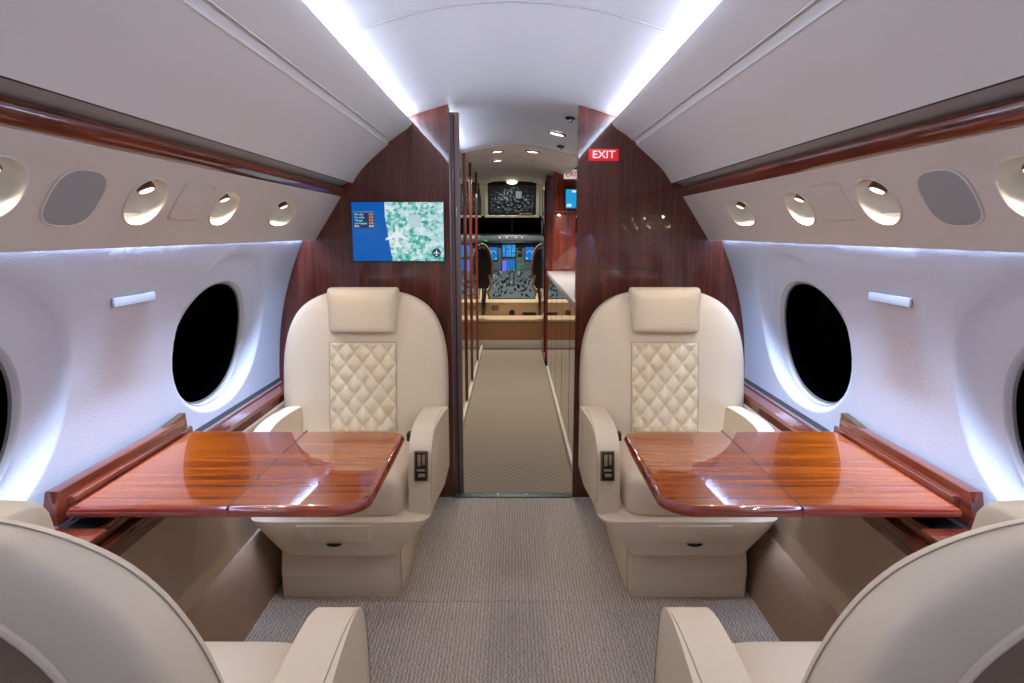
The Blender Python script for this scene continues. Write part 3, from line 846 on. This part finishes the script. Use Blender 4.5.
# thin dark lines tracing an open rectangle on the right bulkhead
o = tag(empty('bulkhead_lines', (0.545, YB, 1.13)), 'thin dark lines tracing an open rectangle on the right bulkhead behind the seat', 'pocket')
for nm, d_ in (('line_edge', (-0.141, 0.141, 0.058, 0.061)), ('line_bar', (-0.125, 0.125, -0.012, -0.007)), ('line_edge', (-0.143, -0.140, -0.16, 0.061)), ('line_edge', (0.140, 0.143, -0.16, 0.061))):
    B(nm, M['dark'], o, d_[0], d_[1], -0.0022, 0.0, d_[2], d_[3])

# map screen
o = tag(empty('map_screen', (-0.5205, YB, 1.289)), 'flat screen on the left bulkhead showing a moving map', 'screen')
B('screen_frame', M['black'], o, -0.212, 0.212, -0.014, -0.0002, -0.136, 0.136, bev=0.002)
x0, x1, z0, z1 = -0.2085, 0.2085, -0.1325, 0.1325
def flat(name, pts, material, y=-0.0145, th=0.0004, parent=None):
    bm = bmesh.new(); extrude(bm, pts, y, y - th); return obj(name, bm, material, parent, smooth=False)
disp = flat('map_picture', [(x0, z0), (x1, z0), (x1, z1), (x0, z1)], M['map'], -0.0141, 0.0006, o)
flat('sea', [(x0, z0), (-0.028, z0), (-0.040, -0.06), (-0.052, 0.03), (-0.058, 0.07), (-0.058, z1), (x0, z1)], M['scr_blue'], -0.0148, 0.0004, disp)
flat('pale_field', [(0.055, 0.02), (0.105, 0.02), (0.105, 0.076), (0.055, 0.076)], emis('map_field', srgb(186, 212, 222)), -0.0148, 0.0003, disp)
flat('info_box', [(-0.202, 0.016), (-0.108, 0.016), (-0.108, 0.090), (-0.202, 0.090)], M['scr_navy'], -0.0153, 0.0003, disp)
flat('info_box_edge', [(-0.203, 0.086), (-0.107, 0.086), (-0.107, 0.091), (-0.203, 0.091)], emis('box_edge', srgb(116, 120, 170)), -0.0156, 0.0003, disp)
rows = [('Palmdale', '0:02', 'scr_cyan', 'scr_orange'), ('Camarillo', '0:05', 'scr_cyan', 'scr_orange'), ('Tujunga', '0:06', 'scr_cyan', 'scr_orange'), ('Los Angeles', '0:08', 'scr_cyan', 'scr_orange'), ('ETA', '0:10', 'scr_white', 'scr_white')]
for i, (a, b, ca, cb) in enumerate(rows):
    z = 0.0775 - i * 0.0132
    text('city_name', a, 0.0118, M[ca], disp, (-0.197, -0.0158, z), (pi / 2, 0, 0), align='LEFT', bold=0.0003)
    text('flight_time', b, 0.0118, M[cb], disp, (-0.110, -0.0158, z), (pi / 2, 0, 0), align='RIGHT', bold=0.0003)
def plane_pts(cx, cz, k):
    half = [(0, 1.0), (0.10, 0.82), (0.12, 0.35), (1.0, -0.20), (1.0, -0.36), (0.12, -0.08), (0.10, -0.62), (0.42, -0.86), (0.42, -0.98), (0.0, -0.88)]
    return [(cx + k * x, cz + k * z) for x, z in half] + [(cx - k * x, cz + k * z) for x, z in reversed(half[1:-1])]
flat('aircraft_symbol', plane_pts(-0.005, -0.020, 0.052), M['scr_white'], -0.0153, 0.0004, disp)
flat('compass_disc', [(0.174 + 0.020 * cos(2 * pi * i / 32), -0.095 + 0.020 * sin(2 * pi * i / 32)) for i in range(32)], M['scr_slate'], -0.0153, 0.0004, disp)
flat('compass_aircraft', plane_pts(0.174, -0.095, 0.014), M['scr_white'], -0.0158, 0.0004, disp)

# exit sign on the bulkhead
o = tag(empty('exit_sign', (0.411, YB, 1.629)), 'red EXIT sign with pale letters on the right bulkhead', 'sign')
B('sign_box', M['exit_red'], o, -0.067, 0.067, -0.012, 0.0, -0.026, 0.026, bev=0.002)
text('sign_letters', 'EXIT', 0.046, M['exit_white'], o, (0, -0.0125, 0.0), (pi / 2, 0, 0), bold=0.0006)
o.children[1].scale = (1.10, 1, 1)

# ------------------------------------------------------------------ corridor and galley
YC = 7.10
bm = bmesh.new(); box(bm, -0.325, 0.325, YB + 0.02, YC, -0.03, 0.002)
struct(obj('floor.001', bm, M['runner'], smooth=False), 'tan checked corridor carpet beyond the doorway', 'floor')
nt = M['runner'].node_tree
b_ = nt.nodes['Principled BSDF']; tc_ = nt.nodes.new('ShaderNodeTexCoord'); ck = nt.nodes.new('ShaderNodeTexChecker'); ck.inputs['Scale'].default_value = 42
ck.inputs['Color1'].default_value = srgb(158, 144, 126); ck.inputs['Color2'].default_value = srgb(145, 131, 114)
nt.links.new(tc_.outputs['Object'], ck.inputs['Vector']); nt.links.new(ck.outputs['Color'], b_.inputs['Base Color'])
bm = bmesh.new(); sheet(bm, full_ceil, [YB + 0.0005, 4.57])
struct(obj('ceiling.001', bm, M['ceil']), 'arched white entry ceiling beyond the doorway', 'ceiling')
low = [(x, z - 0.004) for x, z in full_ceil]
bm = bmesh.new(); sheet(bm, low, [4.57, 7.6]); 
struct(obj('ceiling.002', bm, M['ceil2']), 'beige arched ceiling towards the cockpit', 'ceiling')
bm = bmesh.new(); tube(bm, [(x, 4.57, z - 0.003) for x, z in full_ceil], 0.006, 6); 
struct(obj('trim_7', bm, M['ceil2']), 'ceiling joint between entry and forward corridor', 'trim')
bm = bmesh.new(); tube(bm, [(x, 5.25, z - 0.005) for x, z in full_ceil], 0.004, 6); 
struct(obj('trim_8', bm, M['ceil2']), 'second ceiling joint nearer the cockpit', 'trim')
# left corridor: polished wardrobe fronts with projecting stiles
root = tag(empty('corridor_wardrobe', (-0.33, 5.0, 0)), 'row of mirror-polished dark wood wardrobe doors left of the corridor', 'wardrobe')
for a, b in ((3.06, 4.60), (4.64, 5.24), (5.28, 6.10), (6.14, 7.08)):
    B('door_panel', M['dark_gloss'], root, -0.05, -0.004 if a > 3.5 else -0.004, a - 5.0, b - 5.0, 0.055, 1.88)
for y in (4.62, 5.26, 6.12):
    B('stile', M['galley'], root, -0.05, 0.007, y - 0.022 - 5.0, y + 0.022 - 5.0, 0.06, 1.86, bev=0.003)
B('plinth', M['baseboard'], root, -0.05, 0.008, 3.03 - 5.0, 7.08 - 5.0, 0.0, 0.052, bev=0.003)
# right: galley base units with counter, tall cabinet
root = tag(empty('galley_unit', (0.33, 4.4, 0)), 'galley base cabinet with polished dark doors right of the corridor', 'cabinet')
B('plinth', M['baseboard'], root, -0.012, 0.10, 3.03 - 4.4, 5.84 - 4.4, 0.0, 0.060, bev=0.003)
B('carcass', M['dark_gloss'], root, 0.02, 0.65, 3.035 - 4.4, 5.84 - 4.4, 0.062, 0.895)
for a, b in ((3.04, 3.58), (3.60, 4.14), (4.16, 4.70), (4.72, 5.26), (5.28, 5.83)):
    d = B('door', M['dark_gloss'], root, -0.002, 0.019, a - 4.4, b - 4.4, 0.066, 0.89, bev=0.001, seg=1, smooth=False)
bm = bmesh.new(); box(bm, 0.318, 0.99, 3.036, 5.845, 0.897, 0.937, bev=0.004)
tag(obj('countertop', bm, M['counter']), 'white galley countertop beyond the right bulkhead', 'countertop')
bm = bmesh.new(); box(bm, 0.99, 1.02, 3.03, 7.10, 0.0, 1.9)
struct(obj('wall_galley', bm, M['galley'], smooth=False), 'wood wall behind the galley counter', 'wall')
root = tag(empty('galley_tower', (0.37, 5.9, 0)), 'tall reddish wood galley cabinet carrying the second exit sign', 'cabinet')
B('carcass', M['galley'], root, 0.01, 0.62, -0.05, 0.45, 0.0, 1.90)
B('face_panel', M['galley'], root, 0.02, 0.60, -0.058, -0.05, 0.96, 1.45, bev=0.002)
B('shelf_rail', M['galley'], root, 0.01, 0.60, -0.068, -0.05, 1.455, 1.475, bev=0.002)
B('side_panel', M['galley'], root, 0.0, 0.01, -0.05, 0.45, 0.0, 1.86)
root = tag(empty('forward_closet', (0.33, 6.7, 0)), 'tall wood closet between the galley tower and the cockpit', 'cabinet')
B('carcass', M['galley'], root, 0.0, 0.62, -0.34, 0.39, 0.0, 1.88)
for a, b in ((-0.30, 0.0), (0.04, 0.36)):
    B('door', M['dark_gloss'], root, -0.012, -0.001, a, b, 0.08, 1.78, bev=0.002)
B('handle', M['silver'], root, -0.028, -0.012, -0.02, -0.008, 1.25, 1.40, bev=0.002)
# second exit sign + touch panel
o = tag(empty('exit_sign', (0.520, 5.845, 1.792)), 'small white EXIT sign with red letters beyond the doorway', 'sign')
B('sign_box', M['exit_white'], o, -0.060, 0.080, -0.014, 0.0, -0.040, 0.040, bev=0.002)
text('sign_letters', 'EXIT', 0.064, M['exit_red2'], o, (0.018, -0.0145, 0.0), (pi / 2, 0, 0), bold=0.0012)
o = tag(empty('touch_panel', (0.53, 5.845, 1.58)), 'glowing blue touch panel on the galley cabinet', 'screen')
B('panel_frame', M['black'], o, -0.056, 0.056, -0.010, 0.0, -0.088, 0.088, bev=0.002)
B('display', M['scr_sky'], o, -0.050, 0.050, -0.0115, -0.0095, -0.082, 0.082)
B('display_icons', M['scr_white'], o, 0.005, 0.040, -0.0125, -0.0115, 0.055, 0.072)
B('display_icons', M['scr_white'], o, -0.040, 0.0, -0.0125, -0.0115, -0.070, -0.045)

# corridor ceiling lamps
def czz(x): return lerp_tab([(a, b) for a, b in CEIL], abs(x))
def downlight(x, y, label, r=0.042, pw=17, col=(1, 0.93, 0.84), dz=0.0):
    z = czz(x) - dz - 0.002; o = tag(empty('ceiling_downlight', (x, y, z)), label, 'ceiling lamp')
    sl = (czz(x + 0.02) - czz(x - 0.02)) / 0.04; R4 = Matrix.Rotation(-math.atan(sl), 4, 'Y')
    bm = bmesh.new(); loft(bm, [[tuple(R4 @ Vector((rr * cos(t), rr * sin(t), h))) for t in [2 * pi * i / 28 for i in range(28)]] for rr, h in ((r * 1.3, 0.001), (r * 1.25, -0.006), (r, -0.007), (r * 0.95, -0.002))], cap=False)
    obj('ring', bm, M['silver'], o)
    bm = bmesh.new(); loft(bm, [[tuple(R4 @ Vector((rr * cos(t), rr * sin(t), h))) for t in [2 * pi * i / 28 for i in range(28)]] for rr, h in ((r, -0.001), (r * 0.98, -0.005), (r * 0.5, -0.006))])
    obj('lens', bm, M['lamp'], o)
    spot('ceiling_lamp_light', (x, y, z - 0.02), (x, y, 0), pw, col, angle=150, blend=0.6, size=0.03)
downlight(0.262, 3.86, 'bright ceiling lamp nearest the doorway, over the galley counter')
downlight(0.150, 4.83, 'second ceiling lamp, right of the corridor centre', pw=32, dz=.004)
downlight(-0.108, 4.85, 'left ceiling lamp of the forward corridor, nearer one', pw=32, r=.036, dz=.004)
downlight(-0.120, 5.45, 'left ceiling lamp of the forward corridor, farther one', pw=32, r=.036, dz=.004)
for i, (x, y) in enumerate(((0.290, 3.30), (0.318, 4.30))):
    z = czz(x); o = tag(empty('oxygen_outlet', (x, y, z)), 'small dark outlet in the entry ceiling, %s one' % ('nearer' if i == 0 else 'farther'), 'outlet')
    bm = bmesh.new(); bmesh.ops.create_cone(bm, cap_ends=True, segments=20, radius1=0.020, radius2=0.030, depth=0.012, matrix=Matrix.Translation((0, 0, -0.006)))
    obj('outlet_ring', bm, M['black'], o)
    bm = bmesh.new(); bmesh.ops.create_cone(bm, cap_ends=True, segments=12, radius1=0.007, radius2=0.009, depth=0.014, matrix=Matrix.Translation((0, 0, -0.016)))
    obj('outlet_nozzle', bm, M['silver'], o)

# ------------------------------------------------------------------ cockpit
bm = bmesh.new(); box(bm, -1.0, 1.0, YC + 0.06, 9.4, 0.20, 0.292)
struct(obj('floor.002', bm, M['cockpit_carpet'], smooth=False), 'raised cockpit floor', 'floor')
root = struct(empty('trim_9', (0, YC, 0)), 'step up to the cockpit', 'step')
B('riser', M['cockpit_carpet'], root, -0.62, 0.62, -0.0, 0.05, 0.088, 0.292)
B('kick_rail', M['baseboard'], root, -0.62, 0.62, -0.012, 0.05, 0.0, 0.088, bev=0.004)
B('nosing', M['cockpit_tan'], root, -0.62, 0.62, -0.015, 0.35, 0.296, 0.325, bev=0.006)
# cockpit shell
for s in (-1, 1):
    pr = [(0.95, 0.28), (0.98, 0.9), (0.90, 1.4), (0.70, 1.75), (0.48, 1.80)]
    bm = bmesh.new(); sheet(bm, pr, [7.05, 9.3], s); struct(obj('wall_cockpit_' + SIDE[s], bm, M['cockpit_white'], sharp=60), '%s lining of the cockpit' % SIDE[s], 'wall')
bm = bmesh.new(); sheet(bm, [(-0.72, 1.74), (-0.48, 1.80), (-0.25, 1.868), (0, 1.880), (0.25, 1.868), (0.48, 1.80), (0.72, 1.74)], [7.55, 9.3])
struct(obj('ceiling.003', bm, M['cockpit_white']), 'cockpit ceiling', 'ceiling')
bm = bmesh.new(); box(bm, -1.0, 1.0, 9.25, 9.3, 0.28, 1.9)
struct(obj('wall_cockpit_front', bm, M['cockpit_white'], smooth=False), 'front lining of the cockpit', 'wall')
root = struct(empty('window_7', (0, 9.2, 1.5)), 'dark night windscreen of the cockpit', 'window')
for a, b in ((-0.92, -0.015), (0.015, 0.92)): B('pane', M['pane'], root, a, b, -0.02, 0.0, -0.32, 0.06)
B('window_post', M['black'], root, -0.015, 0.015, -0.03, 0.0, -0.32, 0.06)
# overhead panel
root = tag(empty('overhead_switch_panel', (0, 8.0, 1.66)), 'black overhead switch panel above the windscreen', 'instrument panel')
R4 = Matrix.Rotation(-math.atan2(0.6, 0.32), 4, 'X')
def on_ovh(u, v, h=0):      # u across, v 0..1 from the rear-top edge down to the front
    return Vector((u, -0.30 + 0.6 * v, 0.165 - 0.33 * v)) + Vector((0, -0.48, -0.875)) * h
bm = bmesh.new()
c = [on_ovh(-0.285, 0), on_ovh(0.285, 0), on_ovh(0.305, 1), on_ovh(-0.305, 1)]; d = [p + Vector((0, 0.03, 0.05)) for p in c]
loft(bm, [c, d]); obj('switch_board', bm, M['black'], root, smooth=False)
for sx in (-1, 1):
    bm = bmesh.new(); c = [on_ovh(sx * 0.285, -0.03, 0.005), on_ovh(sx * 0.325, -0.03, 0.005), on_ovh(sx * 0.345, 1.04, 0.005), on_ovh(sx * 0.305, 1.04, 0.005)]
    loft(bm, [c, [p + Vector((0, 0.03, 0.05)) for p in c]]); obj('frame_bar', bm, M['cockpit_white'], root, smooth=False)
bm = bmesh.new(); c = [on_ovh(-0.35, 1.0, 0.006), on_ovh(0.35, 1.0, 0.006), on_ovh(0.35, 1.06, 0.006), on_ovh(-0.35, 1.06, 0.006)]
loft(bm, [c, [p + Vector((0, 0.03, 0.05)) for p in c]]); obj('frame_bar', bm, M['cockpit_white'], root, smooth=False)
for sx in (-1, 1):
    bm = bmesh.new(); c = [on_ovh(sx * 0.33, -0.02, -0.01), on_ovh(sx * 0.62, 0.10, -0.01), on_ovh(sx * 0.62, 1.04, -0.01), on_ovh(sx * 0.35, 1.04, -0.01)]
    loft(bm, [c, [p + Vector((0, 0.03, 0.04)) for p in c]]); obj('side_cheek', bm, M['cockpit_white'], root, smooth=False)
def scatter(name, n, mt, where, size, parent):
    bm = bmesh.new()
    for _ in range(n):
        u, v = random.choice(where) if isinstance(where, list) else where()
        w = size * random.uniform(0.5, 1.2); h = size * random.uniform(0.5, 1.0)
        c = [on_ovh(u - w, v - h, 0.001), on_ovh(u + w, v - h, 0.001), on_ovh(u + w, v + h, 0.001), on_ovh(u - w, v + h, 0.001)]
        loft(bm, [c, [p + Vector((0, -0.48, -0.875)) * 0.008 for p in c]])
    o = obj(name, bm, mt, parent, smooth=False); o['kind'] = 'stuff'; return o
grid = lambda: (round(random.uniform(-0.27, 0.27) / 0.018) * 0.018, round(random.uniform(0.04, 0.92) / 0.045) * 0.045)
scatter('dark_switches', 220, M['grey_metal'], grid, 0.007, root)
scatter('pale_legends', 36, emis('legend_grey', srgb(96, 108, 116), 0.8), grid, 0.0028, root)
scatter('lit_legends', 12, emis('legend_white', srgb(200, 200, 196), 0.9), lambda: (random.uniform(-0.22, 0.26), random.uniform(0.35, 0.7)), 0.006, root)
scatter('amber_legends', 10, emis('legend_amber', srgb(220, 150, 50), 0.9), lambda: (random.uniform(0.10, 0.26), 0.93), 0.007, root)
bm = bmesh.new(); c = [on_ovh(0.045, 0.18, 0.002), on_ovh(0.115, 0.18, 0.002), on_ovh(0.115, 0.38, 0.002), on_ovh(0.045, 0.38, 0.002)]
loft(bm, [c, [p + Vector((0, -0.48, -0.875)) * 0.01 for p in c]]); obj('placard', bm, emis('placard_grey', srgb(150, 156, 160), 0.8), root, smooth=False)
# cockpit dome lamp
o = tag(empty('dome_lamp', (0.0, 7.62, 1.868)), 'round glowing dome lamp over the cockpit entrance', 'ceiling lamp')
bm = bmesh.new(); loft(bm, [[(r * cos(2 * pi * i / 28), r * sin(2 * pi * i / 28), h) for i in range(28)] for r, h in ((0.062, 0.0), (0.060, -0.018), (0.042, -0.030), (0.015, -0.035))]); obj('diffuser', bm, emis('dome_glow', (0.9, 1.0, 0.85, 1), 3.0), o)
bm = bmesh.new(); loft(bm, [[(r * cos(2 * pi * i / 28), r * sin(2 * pi * i / 28), h) for i in range(28)] for r, h in ((0.078, 0.0), (0.074, -0.010), (0.062, -0.008))], cap=False); obj('ring', bm, M['cockpit_white'], o)
spot('dome_light', (0, 7.62, 1.82), (0, 7.7, 0), 110, (1, 0.97, 0.88), angle=160, blend=0.5, size=0.05)
# glareshield and main panel
root = tag(empty('main_instrument_panel', (0, 8.55, 0.9)), 'dark main instrument panel with blue flight displays', 'instrument panel')
bm = bmesh.new(); extrude(bm, [(-0.10, 0.255), (-0.08, 0.35), (0.10, 0.37), (0.60, 0.36), (0.60, 0.20), (-0.02, 0.22)], -0.80, 0.80, axis='x', bev=0.01); obj('glareshield', bm, M['black'], root)
B('mode_panel', M['grey_metal'], root, -0.42, 0.42, -0.115, -0.08, 0.275, 0.335, bev=0.004)
for x in (-0.16, -0.07, 0.05, 0.13):
    bm = bmesh.new(); bmesh.ops.create_cone(bm, cap_ends=True, segments=12, radius1=0.010, radius2=0.012, depth=0.02, matrix=Matrix.Translation((x, -0.122, 0.318)) @ Matrix.Rotation(pi / 2, 4, 'X')); obj('mode_knob', bm, M['scr_white'], root)
B('green_light', M['scr_green'], root, -0.36, -0.32, -0.125, -0.115, 0.268, 0.284)
B('panel_board', M['grey_metal'], root, -0.80, 0.80, 0.0, 0.05, -0.55, 0.25)
def display(x0_, x1_, z0_, z1_, nm, lines=3):
    d = B(nm, M['black'], root, x0_ - 0.012, x1_ + 0.012, -0.012, 0.0, z0_ - 0.012, z1_ + 0.012, bev=0.003)
    p = B('picture', M['fd_blue'], d, x0_, x1_, -0.0135, -0.0118, z0_, z1_)
    return d
d = display(-0.130, 0.045, 0.062, 0.222, 'engine_display')
bm = bmesh.new()
for cx in (-0.108, -0.058, -0.028, 0.010, 0.030):
    for k in range(8):
        if random.random() < 0.85: box(bm, cx - 0.010 * random.uniform(.4, 1), cx + 0.010, -0.0150, -0.0136, 0.072 + k * 0.0185, 0.080 + k * 0.0185)
o = obj('readouts', bm, M['scr_cyan'], d, smooth=False); o['kind'] = 'stuff'
d = display(-0.130, 0.040, -0.135, 0.020, 'system_display')
B('lilac_page', M['scr_lilac'], d, -0.130, -0.075, -0.015, -0.0136, -0.135, 0.005); B('header', M['scr_pink'], d, -0.125, -0.08, -0.016, -0.0151, 0.0, 0.012)
for sx, a, b in ((-1, -0.292, -0.195), (1, 0.175, 0.285)):
    d = display(a, b, 0.020, 0.192, 'flight_display')
    bm = bmesh.new(); cx = (a + b) / 2; tube(bm, [(cx + 0.034 * cos(pi * i / 10), -0.0145, 0.105 + 0.036 * sin(pi * i / 10)) for i in range(11)], 0.004, 5)
    box(bm, a + 0.01, a + 0.03, -0.0155, -0.0136, 0.03, 0.06); box(bm, b - 0.028, b - 0.008, -0.0155, -0.0136, 0.03, 0.05); obj('dial', bm, M['scr_cyan'], d)
    B('marker', M['scr_pink'], d, (a if sx < 0 else b - 0.02) + 0.0, (a if sx < 0 else b - 0.02) + 0.018, -0.016, -0.0136, 0.13, 0.15)
    d = display(a - 0.20 * (sx < 0) + 0.19 * (sx > 0), b - 0.20 * (sx < 0) + 0.19 * (sx > 0), 0.020, 0.192, 'flight_display')
for z in (0.10, 0.175):
    B('standby_gauge', M['black'], root, 0.075, 0.135, -0.016, 0.0, z - 0.028, z + 0.028, bev=0.004)
bm = bmesh.new()
for _ in range(40):
    x, z = random.uniform(0.07, 0.15), random.uniform(-0.11, -0.02); box(bm, x, x + 0.006, -0.006, 0, z, z + 0.006)
o = obj('small_lights', bm, M['scr_green'], root, smooth=False); o['kind'] = 'stuff'
for z in (-0.015, -0.07): B('radio_strip', M['silver'], root, 0.19, 0.28, -0.006, 0.0, z - 0.014, z + 0.014)
# centre pedestal
root = tag(empty('centre_pedestal', (0, 7.9, 0.295)), 'cockpit centre pedestal with throttle levers and tan front', 'console')
bm = bmesh.new(); extrude(bm, [(-0.45, 0.03), (-0.45, 0.18), (-0.42, 0.205), (0.20, 0.33), (0.62, 0.48), (0.62, 0.0), (-0.45, 0.0)], -0.31, 0.31, axis='x', bev=0.006)
obj('pedestal_body', bm, M['cockpit_tan'], root)
B('front_pocket', M['pocket'], root, -0.24, -0.16, -0.458, -0.448, 0.09, 0.15, bev=0.003)
bm = bmesh.new(); bmesh.ops.create_cone(bm, cap_ends=True, segments=20, radius1=0.035, radius2=0.03, depth=0.012, matrix=Matrix.Translation((0.0, -0.455, 0.06)) @ Matrix.Rotation(pi / 2, 4, 'X')); obj('round_vent', bm, M['black'], root)
B('slot', M['black'], root, 0.12, 0.28, -0.458, -0.448, 0.02, 0.065, bev=0.003)
def on_ped(u, t, h): return Vector((u, -0.38 + 0.58 * t + 0.0, 0.213 + 0.117 * t + h)) if t <= 1 else Vector((u, 0.20 + 0.42 * (t - 1), 0.33 + 0.15 * (t - 1) + h))
bm = bmesh.new()
loft(bm, [[on_ped(-0.28, 0, 0), on_ped(0.28, 0, 0), on_ped(0.28, 1, 0), on_ped(-0.28, 1, 0)], [on_ped(-0.28, 0, 0.012), on_ped(0.28, 0, 0.012), on_ped(0.28, 1, 0.012), on_ped(-0.28, 1, 0.012)]])
loft(bm, [[on_ped(-0.28, 1, 0), on_ped(0.28, 1, 0), on_ped(0.28, 1.95, 0), on_ped(-0.28, 1.95, 0)], [on_ped(-0.28, 1, 0.012), on_ped(0.28, 1, 0.012), on_ped(0.28, 1.95, 0.012), on_ped(-0.28, 1.95, 0.012)]])
obj('control_deck', bm, M['grey_metal'], root, smooth=False)
bm = bmesh.new(); bm2 = bmesh.new()
for i in range(150):
    u, t = random.uniform(-0.26, 0.26), random.uniform(0.03, 1.9); p = on_ped(u, t, 0.012); k = random.uniform(0.005, 0.014)
    box(bm if i % 3 else bm2, p.x - k, p.x + k, p.y - k, p.y + k, p.z, p.z + random.uniform(0.008, 0.03))
o = obj('deck_controls', bm, M['black'], root, smooth=False); o['kind'] = 'stuff'
o = obj('pale_deck_controls', bm2, mat('pale_grey_controls', srgb(150, 158, 160), 0.5), root, smooth=False); o['kind'] = 'stuff'
for x in (-0.035, 0.025):
    bm = bmesh.new(); tube(bm, [(x, 0.16, 0.32), (x, 0.10, 0.50)], 0.010); box(bm, x - 0.028, x + 0.028, 0.07, 0.12, 0.49, 0.535, bev=0.01)
    obj('throttle_lever', bm, M['silver'], root)
# pilot seats
def pilot(s):
    root = tag(empty('pilot_seat', (s * 0.47, 7.42, 0.295)), 'dark pilot seat with tan fleece edge, %s of the centre pedestal' % SIDE[s], 'seat', 'pilot seats')
    bm = bmesh.new()
    loft(bm, [se_ring(0, y, z, w, h, 4, 40) for z, y, w, h in ((0.36, -0.10, 0.20, 0.05), (0.42, -0.12, 0.225, 0.065), (0.60, -0.14, 0.235, 0.07), (0.75, -0.16, 0.21, 0.065), (0.83, -0.17, 0.17, 0.05), (0.845, -0.17, 0.12, 0.03))])
    obj('backrest', bm, M['pilot'], root, sharp=60)
    bm = bmesh.new(); tube(bm, [(x, -0.15 - 0.03 * (z > .6), z) for x, z in smooth_pts([(-0.24, 0.45), (-0.243, 0.62), (-0.215, 0.77), (-0.15, 0.85), (0, 0.865), (0.15, 0.85), (0.215, 0.77), (0.243, 0.62), (0.24, 0.45)], 3)], 0.016, 8)
    obj('fleece_edge', bm, M['fleece'], root)
    bm = bmesh.new(); loft(bm, [se_ring(0, -0.16, z, w, 0.035, 4, 32) for z, w in ((0.88, 0.09), (0.90, 0.12), (0.97, 0.125), (1.0, 0.10), (1.005, 0.06))]); obj('headrest', bm, M['fleece'], root, sharp=60)
    B('headrest_post', M['silver'], root, -0.03, 0.03, -0.17, -0.15, 0.82, 0.89)
    bm = bmesh.new(); loft(bm, [se_ring(s * 0.03, 0.12, z, w, 0.24, 6, 40) for z, w in ((0.26, 0.15), (0.28, 0.17), (0.36, 0.17), (0.38, 0.15))]); obj('seat_cushion', bm, M['pilot'], root, sharp=60)
    B('base', M['black'], root, -0.12, 0.12, -0.10, 0.30, 0.031, 0.26, bev=0.01)
    B('armrest', M['pilot'], root, *sorted((s * 0.25, s * 0.20)), -0.10, 0.18, 0.42, 0.46, bev=0.012)
    bm = bmesh.new(); tube(bm, smooth_pts([(-s * 0.21, -0.22, 0.52), (-s * 0.235, -0.235, 0.40), (-s * 0.20, -0.235, 0.33), (-s * 0.23, -0.23, 0.25)], 5), 0.014, 8); obj('harness', bm, M['fleece'], root)
for s in (-1, 1): pilot(s)

# rear wall of the cabin
bm = bmesh.new(); box(bm, -1.15, 1.15, Y0 - 0.05, Y0, 0.0, 1.9)
struct(obj('wall_back', bm, M['liner'], smooth=False), 'rear wall of the cabin behind the camera', 'wall')
